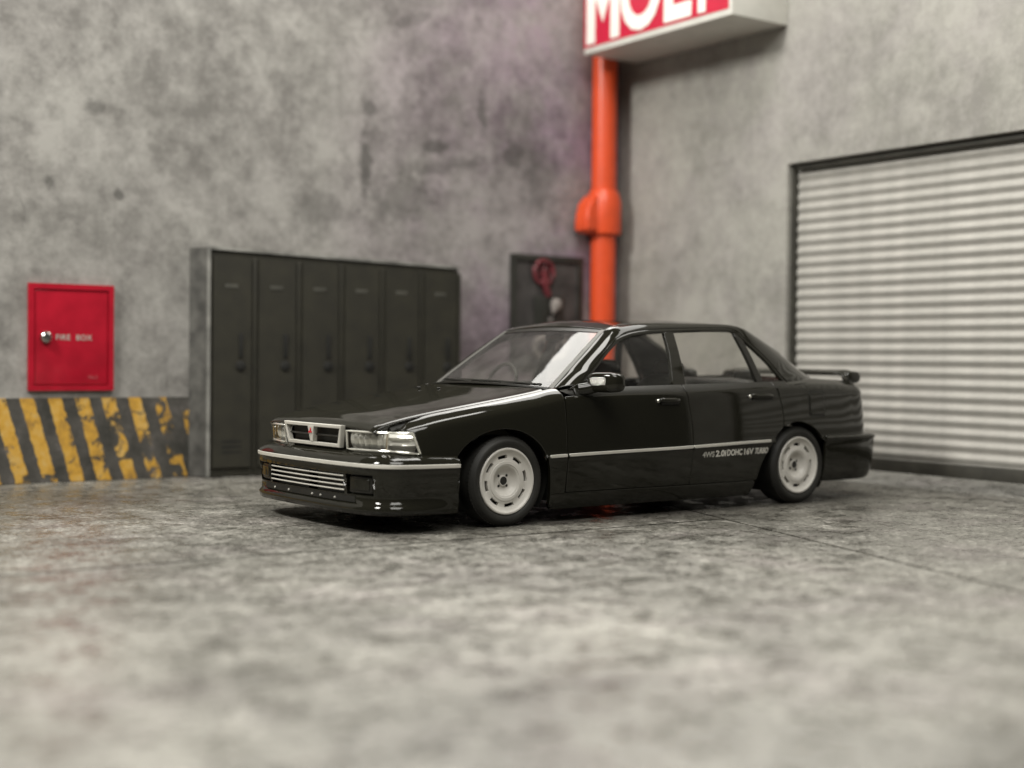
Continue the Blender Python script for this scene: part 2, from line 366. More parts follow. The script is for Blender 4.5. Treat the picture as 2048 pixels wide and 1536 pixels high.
def panel(name, S, poly, mat, parent, out, step=0.035, lip=0.006, depth=0.022, sides=(-1,), eps=1e-3):
    """skin of surface S over a polygon of its parameter plane, with a rounded edge turned inward.
    out(p): vector that points away from the car at p. sides: -1 near side as modelled, +1 mirrored. returns list of objects"""
    poly = [tuple(map(float, p)) for p in poly]
    area = sum(poly[i - 1][0] * poly[i][1] - poly[i][0] * poly[i - 1][1] for i in range(len(poly)))
    if area < 0: poly = poly[::-1]
    E = lambda u, v: np.array(S(u, v), float)
    # resample the outline by its length in space
    loop = []
    for i in range(len(poly)):
        a, b = poly[i], poly[(i + 1) % len(poly)]
        L = np.linalg.norm(E(*a) - E(*b)); k = max(1, int(math.ceil(L / step)))
        for j in range(k):
            f = j / k; loop.append((a[0] + (b[0] - a[0]) * f, a[1] + (b[1] - a[1]) * f))
    us = [p[0] for p in loop]; vs = [p[1] for p in loop]
    uc, vc = sum(us) / len(us), sum(vs) / len(vs)
    du = max(np.linalg.norm(E(uc + eps, vc) - E(uc - eps, vc)) / (2 * eps), 1e-3); dv = max(np.linalg.norm(E(uc, vc + eps) - E(uc, vc - eps)) / (2 * eps), 1e-3)
    sc = [(u * du, v * dv) for u, v in loop]
    A = np.array(sc); B = np.roll(A, -1, axis=0)
    grid = []
    x0, x1, y0, y1 = A[:, 0].min(), A[:, 0].max(), A[:, 1].min(), A[:, 1].max()
    nx, ny = max(1, int((x1 - x0) / step)), max(1, int((y1 - y0) / step))
    for i in range(1, nx):
        for j in range(1, ny):
            x = x0 + (x1 - x0) * i / nx; y = y0 + (y1 - y0) * j / ny
            if not pip(x, y, sc): continue
            d = B - A; t = np.clip(((x - A[:, 0]) * d[:, 0] + (y - A[:, 1]) * d[:, 1]) / np.maximum((d ** 2).sum(1), 1e-12), 0, 1)
            if np.hypot(A[:, 0] + t * d[:, 0] - x, A[:, 1] + t * d[:, 1] - y).min() < step * 0.4: continue
            grid.append((x, y))
    pts2 = [Vector(p) for p in sc + grid]
    res = delaunay_2d_cdt(pts2, [], [list(range(len(sc)))], 1, 1e-6)
    par = [(p.x / du, p.y / dv) for p in res[0]]; faces = [list(f) for f in res[2]]
    src = res[3]
    P, N, V0 = [], [], []
    for u, v in par:
        p = E(u, v); su = E(u + eps, v) - E(u - eps, v); sv = E(u, v + eps) - E(u, v - eps)
        n = np.cross(su, sv); n /= max(np.linalg.norm(n), 1e-12)
        P.append(p); N.append(n)
    flip = float(np.dot(N[len(N) // 2], out(P[len(P) // 2]))) < 0
    # order of the boundary in the result
    rank = {}
    for i, s_ in enumerate(src):
        for k in s_:
            if k < len(sc): rank[k] = i
    bl = [rank[k] for k in range(len(sc)) if k in rank]
    m = len(bl); verts = list(P); norms = [(-n if flip else n) for n in N]; rows = [bl]
    T = []
    for i in range(m):
        e = P[bl[(i + 1) % m]] - P[bl[i - 1]]; t = np.cross(e, N[bl[i]]); T.append(t / max(np.linalg.norm(t), 1e-9))
    def row(ang, extra=0.0):
        ids = []
        for i in range(m):
            n = norms[bl[i]]; t = T[i]
            verts.append(P[bl[i]] + t * lip * math.sin(ang) - n * (lip * (1 - math.cos(ang)) + extra)); norms.append(n * math.cos(ang) + t * math.sin(ang)); ids.append(len(verts) - 1)
        rows.append(ids)
    if lip > 0:
        for a in (0.4, 0.8, 1.2, math.pi / 2): row(a)
        if depth > 0: row(math.pi / 2, depth)
    for r0, r1 in zip(rows[:-1], rows[1:]):
        for i in range(m):
            j = (i + 1) % m; faces.append([r0[j], r0[i], r1[i], r1[j]])
    if flip: faces = [f[::-1] for f in faces]
    objs = []
    for s in sides:
        if s < 0: objs.append(mesh(name, verts, faces, mat, parent, normals=norms))
        else: objs.append(mesh(name, [(v[0], -v[1], v[2]) for v in verts], [f[::-1] for f in faces], mat, parent, normals=[(n[0], -n[1], n[2]) for n in norms]))
    return objs
# ================================================================== the place
YL = 3.379; XW = 4.30; HT = 4.80
# floor: a dark bed with three printed slabs, open joints between them
fl = mesh('floor', [(-9, -11, -0.02), (9, -11, -0.02), (9, 9, -0.02), (-9, 9, -0.02)], [(0, 1, 2, 3)], 'joint'); tag(fl, kind='structure')
def slab(poly, h=0.0):
    n = len(poly); bm = bmesh.new()
    top = bm.faces.new([bm.verts.new((x, y, h)) for x, y in poly])
    r = bmesh.ops.extrude_face_region(bm, geom=[top])
    for v in r['geom']:
        if isinstance(v, bmesh.types.BMVert): v.co.z = -0.015
    bmesh.ops.recalc_face_normals(bm, faces=bm.faces)
    es = [e for e in bm.edges if all(abs(v.co.z - h) < 1e-6 for v in e.verts)]
    bmesh.ops.bevel(bm, geom=es, offset=0.010, segments=2, affect='EDGES')
    return bmobj('floor_slab', bm, 'floor', fl)
gx = lambda y: 1.131 + (y + 2.296) * 0.302
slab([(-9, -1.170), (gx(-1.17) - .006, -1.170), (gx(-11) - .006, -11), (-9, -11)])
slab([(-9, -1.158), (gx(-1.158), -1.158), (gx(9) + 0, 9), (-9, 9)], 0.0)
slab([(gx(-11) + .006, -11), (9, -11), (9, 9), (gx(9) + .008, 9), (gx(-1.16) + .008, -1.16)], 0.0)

def prism_wall(name, poly, axis, a, b, mat, bev=0.01):
    """outline poly extruded between a and b along axis"""
    bm = bmesh.new()
    mk = (lambda p, q: (a, p, q)) if axis == 'x' else (lambda p, q: (p, a, q))
    f = bm.faces.new([bm.verts.new(mk(p, q)) for p, q in poly])
    r = bmesh.ops.extrude_face_region(bm, geom=[f])
    for v in r['geom']:
        if isinstance(v, bmesh.types.BMVert):
            if axis == 'x': v.co.x = b
            else: v.co.y = b
    bmesh.ops.recalc_face_normals(bm, faces=bm.faces)
    if bev: bmesh.ops.bevel(bm, geom=list(bm.edges), offset=bev, segments=2, affect='EDGES')
    return bmobj(name, bm, mat, None, smooth=False)
w1 = prism_wall('left_wall', [(-5.5, 0.002), (4.42, 0.002), (4.42, HT), (-5.5, HT)], 'y', YL, YL + 0.12, 'wall_print')
tag(w1, 'stained purplish grey concrete wall behind the lockers and the red box', 'wall', kind='structure')
DY0, DY1, DZ = 1.03, -2.9, 2.753
w2 = prism_wall('right_wall', [(YL - 0.001, 0.002), (DY0, 0.002), (DY0, DZ), (DY1, DZ), (DY1, 0.002), (-3.5, 0.002), (-3.5, HT), (YL - 0.001, HT)], 'x', XW, XW + 0.15, 'wall_pale', 0.006)
tag(w2, 'pale grey concrete wall with the roller shutter and the sign', 'wall', kind='structure')

# hazard stripes printed on the foot of the left wall
hz = box('hazard_stripe', -5.4, -0.19, YL - 0.005, YL - 0.0005, 0.004, 0.667, 'stripes', None, bevel=0.0)
tag(hz, 'worn yellow and black hazard stripe band along the foot of the left wall', 'hazard stripe')

# ---- red fire box
M['fire_red'] = simple('fire_box_red', (0.36, 0.010, 0.024), 0.16, var=0.12)
M['steel'] = simple('knob_steel', (0.5, 0.49, 0.46), 0.25, metal=1.0, bump=0.05)
fb = thing('fire_box', 'small red metal fire box on the left wall above the hazard stripes', 'fire box', (-1.283, YL, 1.146))
def ring_frame(name, w, h, t, y0, y1, mat, parent, cx=0.0, cz=0.0, bev=0.008):
    bm = bmesh.new()
    for a in ((-w, w, h - t, h), (-w, w, -h, -h + t), (-w, -w + t, -h + t, h - t), (w - t, w, -h + t, h - t)):
        bm_box(bm, cx + a[0], cx + a[1], y0, y1, cz + a[2], cz + a[3], 0)
    bmesh.ops.remove_doubles(bm, verts=bm.verts, dist=1e-5)
    return bmobj(name, bm, mat, parent)
ring_frame('frame', 0.338, 0.42, 0.042, -0.034, -0.001, 'fire_red', fb)
box('door', -0.294, 0.294, -0.024, -0.002, -0.376, 0.376, 'fire_red', fb, 0.012, 3)
kn = lathe('knob', [(0.0, -0.072), (0.028, -0.070), (0.042, -0.058), (0.046, -0.042), (0.046, -0.025)], 'steel', fb, 'y', 32, (-0.205, 0, 0.0))
RX = Matrix.Rotation(math.pi / 2, 4, 'X')
for wd_, wx_ in (('FIRE', -0.125), ('BOX', 0.035)):
    text_obj('lettering', wd_, 0.060, 0.001, 'print_grey', fb, Matrix.Translation((wx_, -0.0265, -0.020)) @ RX, 0.0005, 1.12, 0.96)
text_obj('small_print', 'No.2', 0.036, 0.001, 'print_faint', fb, Matrix.Translation((0.135, -0.0265, -0.325)) @ RX)

# ---- lockers
M['locker'] = simple('dark_olive_locker_paint', (0.0180, 0.0165, 0.0095), 0.7, var=0.22, bump=0.08, bscale=60)
M['locker_dark'] = simple('locker_slot_black', (0.007, 0.007, 0.0055), 0.85, var=0.3)
M['card'] = simple('worn_grey_card', (0.075, 0.073, 0.066), 0.8, var=0.5, bump=0.3, bscale=40)
M['plate'] = simple('locker_label_plate', (0.055, 0.054, 0.044), 0.5, var=0.2)
M['edge'] = simple('frayed_pale_card_edge', (0.21, 0.207, 0.19), 0.85, var=0.4, bump=0.3, bscale=60)
lk = thing('locker_row', 'dark olive row of six tall lockers against the left wall', 'lockers', (-0.20, YL, 0))
LW = 2.462; yF = -0.185
ht = lambda x: 1.897 - 0.054 * x / LW
def tap_box(name, x0, x1, y0, y1, z0, ztop, mat, parent, bev=0.006):
    bm = bmesh.new(); bm_box(bm, x0, x1, y0, y1, z0, 1.0, 0)
    for v in bm.verts:
        if v.co.z > 0.9: v.co.z = ztop(v.co.x)
    if bev: bmesh.ops.bevel(bm, geom=list(bm.edges), offset=bev, segments=2, affect='EDGES')
    return bmobj(name, bm, mat, parent, smooth=bev > 0, angle=40 if bev > 0 else None)
tap_box('carcass', 0.012, LW, yF + 0.012, -0.004, 0.003, lambda x: ht(x) - 0.012, 'locker', lk)
sp_ = tap_box('side_panel', -0.004, 0.0115, yF - 0.004, -0.003, 0.004, lambda x: ht(x) + 0.012, 'card', lk, 0.004)
for v in sp_.data.vertices: v.co.x -= 0.095 * max(0.0, (v.co.y - yF) / -yF)   # the card edge splays out towards the wall
bm = bmesh.new()
tv = [bm.verts.new((x, y, ht(x) + dz)) for x in (0.013, LW + 0.004) for y in (yF - 0.006, -0.004) for dz in (-0.004, 0.020)]
bmesh.ops.convex_hull(bm, input=tv); bmesh.ops.recalc_face_normals(bm, faces=bm.faces)
bmobj('top_panel', bm, 'edge', lk)
tap_box('corner_strip', -0.020, 0.0115, yF - 0.012, yF - 0.0045, 0.006, lambda x: ht(x) + 0.016, 'edge', lk, 0.003)
P6 = LW / 6
for i in range(6):
    x0 = 0.022 + i * P6 + 0.01; x1 = (i + 1) * P6 - 0.028
    d = tap_box('door', x0, x1, yF - 0.008, yF + 0.011, 0.075, lambda x: ht(x) - 0.055, 'locker', lk, 0.008)
    box('door_divider', x1 + 0.014, (i + 1) * P6 + 0.016, yF - 0.003, yF + 0.011, 0.06, ht(x1) - 0.05, 'locker', lk, 0.004)
    xm = (x0 + x1) / 2
    hx = x1 - 0.10
    box('handle', hx - 0.018, hx + 0.018, yF - 0.020, yF - 0.0085, 1.00, 1.20, 'locker_dark', d, 0.006)
    lathe('lock', [(0.0, yF - 0.022), (0.036, yF - 0.021), (0.044, yF - 0.016), (0.044, yF - 0.0085)], 'locker_dark', d, 'y', 24, (hx, 0, 0.93))
    box('label_plate', xm - 0.07, xm + 0.05, yF - 0.012, yF - 0.0085, 1.575, 1.61, 'plate', d, 0.002)
    for k in range(3):
        box('vent_slot', xm - 0.09, xm + 0.09, yF - 0.0095, yF - 0.0085, 0.20 + 0.045 * k, 0.215 + 0.045 * k, 'locker_dark', d, 0)

# ---- wall cabinet beside the pipe
M['cab'] = simple('black_cabinet_paint', (0.022, 0.022, 0.018), 0.5, var=0.25)
M['cab_in'] = simple('dark_cabinet_lining', (0.048, 0.043, 0.041), 0.7, var=0.4)
M['valve'] = simple('valve_red', (0.13, 0.022, 0.028), 0.4, var=0.2)
M['hose'] = simple('pale_hose_canvas', (0.22, 0.195, 0.18), 0.8, var=0.3, bump=0.3, bscale=80)
cb = thing('hose_cabinet', 'open black wall cabinet with a red valve wheel, between lockers and orange pipe', 'cabinet', (3.395, YL, 1.465))
ring_frame('frame', 0.435, 0.562, 0.055, -0.045, -0.001, 'cab', cb)
box('back_panel', -0.378, 0.378, -0.02, -0.002, -0.505, 0.505, 'cab_in', cb, 0.0)
wv = tube('valve_wheel', [(-0.06 + 0.115 * math.cos(a), -0.050, 0.395 + 0.115 * math.sin(a)) for a in [2 * math.pi * k / 28 for k in range(28)]], 0.022, 'valve', cb, 8, True)
for k in range(3):
    a = k * math.pi / 3 + 0.3
    tube('spoke', [(-0.06 + 0.11 * math.cos(a), -0.050, 0.395 + 0.11 * math.sin(a)), (-0.06 - 0.11 * math.cos(a), -0.050, 0.395 - 0.11 * math.sin(a))], 0.012, 'valve', wv, 8)
tube('valve_stem', [(-0.06, -0.055, 0.395), (-0.04, -0.052, 0.25), (0.0, -0.05, 0.17)], 0.035, 'valve', cb, 10)
box('control_box', -0.16, 0.19, -0.055, -0.021, -0.16, 0.165, 'cab', cb, 0.008)
tube('nozzle', [(0.06, -0.11, 0.13), (0.045, -0.11, 0.07), (-0.02, -0.10, -0.05), (-0.07, -0.10, -0.16), (-0.05, -0.10, -0.28), (0.05, -0.10, -0.33)], [0.045, 0.06, 0.032, 0.032, 0.032, 0.032], 'hose', cb, 12)
tube('hose_coil', [(0.0 + 0.19 * math.cos(a), -0.085, -0.34 + 0.12 * math.sin(a)) for a in [2 * math.pi * k / 30 for k in range(30)]], 0.03, 'hose', cb, 8, True)

# ---- orange pipe
M['orange'] = simple('orange_red_pipe_paint', (0.66, 0.075, 0.02), 0.33, var=0.07)
pp = thing('standpipe', 'orange red standpipe rising in the corner below the sign', 'pipe', (4.0, 3.24, 0))
lathe('pipe', [(0.0, 0.003), (0.124, 0.003), (0.124, 4.78), (0.0, 4.78)], 'orange', pp, 'z', 48)
lathe('coupling', [(0.124, 2.25), (0.172, 2.262), (0.176, 2.29), (0.176, 2.58), (0.166, 2.63), (0.142, 2.69), (0.124, 2.70)], 'orange', pp, 'z', 48)
bm = bmesh.new()
lug = [(-0.02, 2.268), (-0.30, 2.268), (-0.305, 2.32), (-0.285, 2.50), (-0.235, 2.60), (-0.15, 2.655), (-0.02, 2.66)]
f = bm.faces.new([bm.verts.new((x, -0.10, z)) for x, z in lug])
r = bmesh.ops.extrude_face_region(bm, geom=[f])
for v in r['geom']:
    if isinstance(v, bmesh.types.BMVert): v.co.y = 0.10
bmesh.ops.recalc_face_normals(bm, faces=bm.faces)
bmesh.ops.bevel(bm, geom=list(bm.edges), offset=0.03, segments=3, affect='EDGES')
bmobj('branch_lug', bm, 'orange', pp, True, 50)
lathe('floor_flange', [(0.1245, 0.05), (0.134, 0.05), (0.137, 0.04), (0.137, 0.004)], 'orange', pp, 'z', 48)

# ---- sign
M['sign_white'] = simple('sign_box_white', (0.62, 0.61, 0.56), 0.5, var=0.06)
M['sign_red'] = simple('sign_print_red', (0.50, 0.006, 0.036), 0.4, var=0.05)
M['sign_ink'] = simple('sign_letter_white', (0.80, 0.79, 0.73), 0.45, var=0.03)
sg = thing('shop_sign', 'white sign box with MOLY in white on red, mounted high on the right wall', 'sign', (XW, 2.065, 3.975))
SX = 3.62 - XW
box('sign_box', SX, -0.001, -1.015, 1.030, 0.0, 1.03, 'sign_white', sg, 0.012)
box('red_face', SX - 0.004, SX - 0.0005, -0.975, 1.026, 0.058, 0.97, 'sign_red', sg, 0.0)
# the red print wraps over the far edge of the box
box('red_edge', SX + 0.012, SX + 0.06, 1.0303, 1.0343, 0.02, 0.97, 'sign_red', sg, 0.0)
RS = Matrix(((0, 0, -1, 0), (-1, 0, 0, 0), (0, 1, 0, 0), (0, 0, 0, 1)))
for ch, y_at, wd in (('M', 0.985, 0.495), ('O', 0.475, 0.575), ('L', -0.145, 0.365), ('Y', -0.41, 0.47)):
    if ch == 'M':
        ou = [(0, 0), (0, .72), (.135, .72), (.2475, .47), (.36, .72), (.495, .72), (.495, 0), (.365, 0), (.365, .44), (.2475, .18), (.13, .44), (.13, 0)]
        bm = bmesh.new(); ff = bm.faces.new([bm.verts.new((SX - 0.0045, y_at - a, 0.085 + b)) for a, b in ou])
        rr_ = bmesh.ops.extrude_face_region(bm, geom=[ff])
        for v in rr_['geom']:
            if isinstance(v, bmesh.types.BMVert): v.co.x -= 0.006
        bmesh.ops.triangulate(bm, faces=bm.faces); bmesh.ops.recalc_face_normals(bm, faces=bm.faces)
        bmobj('letter', bm, 'sign_ink', sg); continue
    o = text_obj('letter', ch, 1.0, 0.003, 'sign_ink', sg, Matrix.Identity(4), 0.028)
    xs = [v.co.x for v in o.data.vertices]; ys = [v.co.y for v in o.data.vertices]
    fx = wd / (max(xs) - min(xs)); fy = 0.72 / (max(ys) - min(ys))
    for v in o.data.vertices:
        v.co = Vector((SX - 0.0075 - v.co.z, y_at - (v.co.x - min(xs)) * fx, 0.085 + (v.co.y - min(ys)) * fy))
    o.data.update()

# ---- roller shutter
M['slat'] = simple('pale_galvanised_slat', (0.40, 0.387, 0.355), 0.5, var=0.10, bump=0.05, bscale=30, metal=0.15)
M['jamb'] = simple('dark_shutter_rail', (0.040, 0.038, 0.030), 0.6, var=0.25)
sh = thing('roller_shutter', 'closed pale grey roller shutter of horizontal slats in the right wall', 'shutter', (XW + 0.115, (DY0 + DY1) / 2, 0))
WY = (DY0 - DY1) / 2
PIT = 0.0955
prof = [(0.008 - 0.017 * (0.5 - 0.5 * math.cos(2 * math.pi * k / 12)), PIT * k / 12) for k in range(13)]
vs, fs = [], []
for x, z in prof:
    vs += [(x, -WY + 0.002, z), (x, WY - 0.002, z)]
for k in range(len(prof) - 1): fs.append((2 * k, 2 * k + 2, 2 * k + 3, 2 * k + 1))
s0 = mesh('slat', vs, fs, 'slat', sh, smooth=True)
s0.data.set_sharp_from_angle(angle=math.radians(50))
NS = 26
for k in range(NS):
    o = s0 if k == 0 else s0.copy()
    if k: COL.objects.link(o)
    o.parent = sh; o.location = (0.0, 0, 0.216 + k * PIT)
box('bottom_bar', -0.03, 0.03, -WY + 0.02, WY - 0.02, 0.110, 0.213, 'jamb', sh, 0.008)
box('guide_rail', -0.070, 0.03, WY - 0.026, WY - 0.002, 0.004, DZ - 0.005, 'jamb', sh, 0.004)
box('guide_rail', -0.070, 0.03, -WY + 0.002, -WY + 0.026, 0.004, DZ - 0.005, 'jamb', sh, 0.004)
box('header', -0.06, 0.03, -WY + 0.052, WY - 0.052, 0.218 + NS * PIT, DZ - 0.004, 'jamb', sh, 0.006)

# ================================================================== the car  (x rearward from the front axle, y to the far side, z up)
car = thing('sedan_car', 'glossy black four door sedan model with pale silver wheels, parked in the corner', 'car', (0, 0, 0), math.radians(1.857))
UPV = np.array((0, 0, 1.0))
def out_side(p): return np.array((0, -1.0, 0.15))
def out_top(p): return UPV
def out_front(p): return np.array((-1.0, 0, 0.2))
def out_rear(p): return np.array((1.0, 0, 0.2))
def out_radial(p): return np.array((p[0] - 1.3, p[1] * 2.0, 0.0))

class Plan:
    """half outline seen from above, from front centre to rear centre; arc length parameter"""
    def __init__(s, pts):
        P = [np.array(p, float) for p in pts]; d = [0]
        for a, b in zip(P[:-1], P[1:]): d.append(d[-1] + np.linalg.norm(b - a))
        H = Herm([(q, *p) for q, p in zip(d, P)])
        s.L = d[-1]; s.t = np.linspace(0, s.L, 3000); Q = np.array([H(t) for t in s.t]); s.x, s.y = Q[:, 0], Q[:, 1]; s.H = H
    def at(s, t):
        a = s.H(t); e = 1e-4; d = s.H(t + e) - s.H(t - e); d /= np.linalg.norm(d)
        return a, np.array((-d[1], d[0]))      # outward normal in (x, y>0)
    def t_x(s, x): return float(np.interp(x, s.x, s.t))
    def t_y_front(s, y): k = len(s.t) // 3; return float(np.interp(y, s.y[:k], s.t[:k]))
body_plan = Plan([(-.880, 0), (-.878, .2), (-.868, .38), (-.842, .56), (-.80, .685), (-.725, .768), (-.60, .808), (-.35, .826), (0, .838), (.5, .843), (1.2, .845), (2.0, .845), (2.6, .838), (2.95, .825), (3.2, .808), (3.36, .775), (3.43, .72), (3.462, .64), (3.478, .5), (3.486, .25), (3.488, 0)])
zc = Herm([(-.90, .592), (-.82, .607), (-.7, .64), (-.53, .677), (-.17, .738), (.09, .778), (.285, .810), (.44, .838), (.7, .850), (1.5, .870), (2.47, .896), (2.9, .893), (3.2, .880), (3.5, .862)])
zs = Herm([(-1.0, .395), (-.4, .385), (.3, .413), (1.5, .437), (2.27, .457), (2.9, .462), (3.6, .485)])
def body_profile(x):
    c = zc(x); s = zs(x); h = c - .085 - s
    return [np.array(p) for p in ((.060, .085), (.038, .13), (.024, .20), (.008, s - .09), (.000, s - .004), (.006, s + .012), (.012, s + .36 * h), (.022, s + .70 * h),
            (.032, c - .090), (.043, c - .060), (.068, c - .035), (.140, c - .002), (.23, c + .006))]
KB, KC = 9.0, 11.0          # belt knot and crest knot
_prof = {}
def body_at(t, s):
    (px, py), n = body_plan.at(t)
    key = round(px, 4)
    if key not in _prof: _prof[key] = body_profile(px)
    d, z = cr(_prof[key], s)
    return (px - n[0] * d, -(py - n[1] * d), z)
def sk(x, z):
    """knot whose height is z at station x"""
    P = body_profile(x); a, b = 0.0, 12.0
    for _ in range(30):
        m = (a + b) / 2
        if cr(P, m)[1] < z: a = m
        else: b = m
    return (a + b) / 2
tx = body_plan.t_x
def BP(*pts): return [(tx(x), s if k else sk(x, s)) for x, s, k in [(p if len(p) == 3 else (*p, 0)) for p in pts]]
def dense(pts, n):
    return [tuple(p) for p in resample(pts, n)]
G = 0.0065    # half of a shut gap plus the rounded lip

body = thing('body', '', '', (0, 0, 0)); del body['label']; del body['category']; body.parent = car
def bpanel(name, poly, parent=body, sides=(-1, 1), **k): return panel(name, body_at, poly, k.pop('mat', 'paint'), parent, k.pop('out', out_side), sides=sides, **k)

# ---- fenders
arch_f = dense([(-.392, .424), (-.33, .492), (-.2, .566), (-.034, .597), (.12, .570), (.225, .505), (.295, .405), (.325, .25), (.335, .10)], 26)
crest = [(x, KC, 1) for x in np.linspace(.432, -.775, 24)]
bpanel('fender', BP((-.606, .448), (-.5, .432), *arch_f, (.43, .10), (.434, .18), (.438, .41), (.436, .60), (.432, .76), *crest, (-.77, .598), (-.70, .592), (-.652, .588), (-.632, .53), (-.606, .46)))
# ---- doors
def dgap(p, dx): return [(a + dx, b) for a, b in p]
fd = [(1.473, .825), (1.494, .72), (1.518, .58), (1.521, .45), (1.514, .30), (1.505, .192)]
front_doors = bpanel('front_door', BP((.452, .192), *[(x, .192) for x in np.linspace(.6, 1.4, 6)], *dgap(fd[::-1], -G), *[(x, KB, 1) for x in np.linspace(1.45, .56, 12)], (.452, KB - .05, 1), (.452, .60), (.454, .41)), car)
rarch = dense([(2.150, .192), (2.172, .26), (2.215, .345), (2.285, .435), (2.345, .505), (2.402, .548)], 10)
rear_doors = bpanel('rear_door', BP(*dgap(fd, G), *[(x, .192) for x in np.linspace(1.6, 2.05, 4)], *rarch, (2.408, .60), (2.398, .70), (2.372, .77), (2.340, KB, 1), *[(x, KB, 1) for x in np.linspace(2.25, 1.5, 9)]), car)
# ---- sills
bpanel('sill', BP(*[(x, .086) for x in np.linspace(.345, 2.10, 9)], (2.14, .178), *[(x, .178) for x in np.linspace(2.0, .45, 8)], (.432, .178)), body)
# ---- quarter panels
arch_r = dense([(2.420, .560), (2.544, .592), (2.68, .572), (2.79, .515), (2.852, .452)], 14)
quarter = BP(*arch_r) + [(t, sk(3.2, .47)) for t in np.linspace(tx(2.95), tx(3.40), 6)] + [(tx(3.445), sk(3.4, .475)), (tx(3.445), KC)] + [(tx(x), KC) for x in np.linspace(3.38, 2.70, 10)] + [(tx(2.48), 10.2), (tx(2.372), KB)] + BP((2.388, .775), (2.412, .70), (2.422, .60))
bpanel('quarter_panel', quarter, body)
# ---- fuel flap on the near side
bpanel('fuel_flap', BP((2.716, .64), (2.848, .64), (2.856, .65), (2.856, .775), (2.848, .785), (2.716, .785), (2.708, .775), (2.708, .65)), car, sides=(-1,), lip=.004, depth=.006)[0].location = (0, -.006, 0)
bpanel('fuel_recess', BP((2.697, .624), (2.868, .624), (2.868, .802), (2.697, .802)), body, sides=(-1,), lip=.001, depth=.002, mat='under')[0].location = (0, -.0025, 0)

# ---- hood
def hood_edge(x): # crest of the fender
    (px, py), n = body_plan.at(tx(x)); d = .142
    return max(.05, py - d * abs(n[1]))
hx0 = lambda w: -.872 + .075 * abs(w) ** 2.6
hx1 = lambda w: .300 + .135 * w * w
def hood_at(a, w):
    x = hx0(w) + (hx1(w) - hx0(w)) * a / 1.25
    wy = w / .69
    xe = min(x, .44)
    y = wy * np.interp(xe, [-.88, -.80, -.70, -.55, -.2, .1, .44], [.640, .664, .676, .684, .692, .698, .700])
    z = zc(x) - .002 + .024 * (1 - wy ** 2) + .006 * (1 - abs(wy) ** 14) + .010 * np.interp(x, [-.88, -.3, .4], [1, .3, 0])
    # slight raised bulge lines along the bonnet
    dn = max(0.0, (.055 - (x - hx0(w))) / .055)
    z -= .024 * dn ** 2.2
    de = max(0.0, (abs(wy) - .93) / .07)
    z -= .010 * de ** 2
    return (x, y, z)
eg = .0095
hood_poly = [(a, -.69 + eg) for a in np.linspace(.004, 1.25 - .004, 30)] + [(1.246, w) for w in np.linspace(-.66, .66, 20)] + [(a, .69 - eg) for a in np.linspace(1.246, .004, 30)] + [(.004, w) for w in np.linspace(.66, -.66, 20)]
panel('hood', hood_at, hood_poly, 'paint', car, out_top, step=.03, lip=.007, depth=.03)
# seam filler under the shut lines
for s in (-1, 1):
    tube('fender_channel', [(x, s * (hood_edge(x) + .002), zc(x) - .040) for x in np.linspace(-.74, .44, 14)], .022, 'under', body, 6)
# cowl under the wipers
def cowl_at(u, w):
    wy = w / .66
    xf = .315 + .130 * wy * wy
    return (xf + .16 * u, w, .832 + .026 * (1 - wy * wy) - .05 * u)
panel('cowl_panel', cowl_at, [(-.1, -.68), (1, -.68), (1, .68), (-.1, .68)], 'trim_black', body, out_top, lip=.003, depth=.01)

# ---- greenhouse curves (near side)
def ghy(z): return -(.765 - .40 * (z - .84) - .012 * math.sin(max(0, min(1, (z - .84) / .37)) * math.pi) * -1)
O = [(.60, .832), (.665, .895), (.74, .943), (.86, 1.034), (.975, 1.112), (1.03, 1.137), (1.087, 1.155), (1.16, 1.172), (1.30, 1.189), (1.454, 1.198), (1.789, 1.212), (2.00, 1.217), (2.085, 1.214), (2.150, 1.190), (2.20, 1.145), (2.345, 1.012), (2.442, .900), (2.480, .862), (2.53, .80)]
I = [(.445, -.680, .825), (.555, -.657, .907), (.62, -.643, .955), (.745, -.614, 1.046), (.87, -.583, 1.135), (.945, -.563, 1.188), (.990, -.556, 1.216), (1.06, -.549, 1.238), (1.22, -.543, 1.258), (1.42, -.540, 1.266), (1.80, -.540, 1.269), (2.06, -.543, 1.266), (2.19, -.548, 1.258), (2.30, -.553, 1.236), (2.41, -.560, 1.188), (2.64, -.577, 1.073), (2.84, -.592, .950), (2.985, -.605, .872), (3.10, -.615, .80)]
NO = len(O)
O3 = [np.array((x, ghy(z), z)) for x, z in O]
Om = []
for i in range(NO):
    a, b = np.array(O[max(0, i - 1)]), np.array(O[min(NO - 1, i + 1)]); t = (b - a) / np.linalg.norm(b - a); nrm = np.array((-t[1], t[0]))
    w = .030
    q = np.array(O[i]) + nrm * w; Om.append(np.array((q[0], ghy(q[1]) - .004, q[1])))
I3 = [np.array(p) for p in I]
def loft(Ac, Bc, bulge, c=(1.5, 0, .8)):
    n = len(Ac)
    def S(u, w):
        A, B = cr(Ac, u), cr(Bc, u); p = A + (B - A) * w
        e = 1e-3; T = cr(Ac, u + e) + cr(Bc, u + e) - cr(Ac, u - e) - cr(Bc, u - e)
        nn = np.cross(T, B - A); L = np.linalg.norm(nn); nn = nn / L if L > 0 else nn
        if np.dot(nn, p - np.array(c)) < 0: nn = -nn
        bb = bulge(u) if callable(bulge) else bulge
        return p + nn * bb * 4 * w * (1 - w)
    return S
def out_c(p): return np.array(p) - np.array((1.5, 0, .75))
def strip_poly(n, m=40, w0=0.03, w1=0.97): return [(u, w0) for u in np.linspace(0, n - 1, m)] + [(u, w1) for u in np.linspace(n - 1, 0, m)]
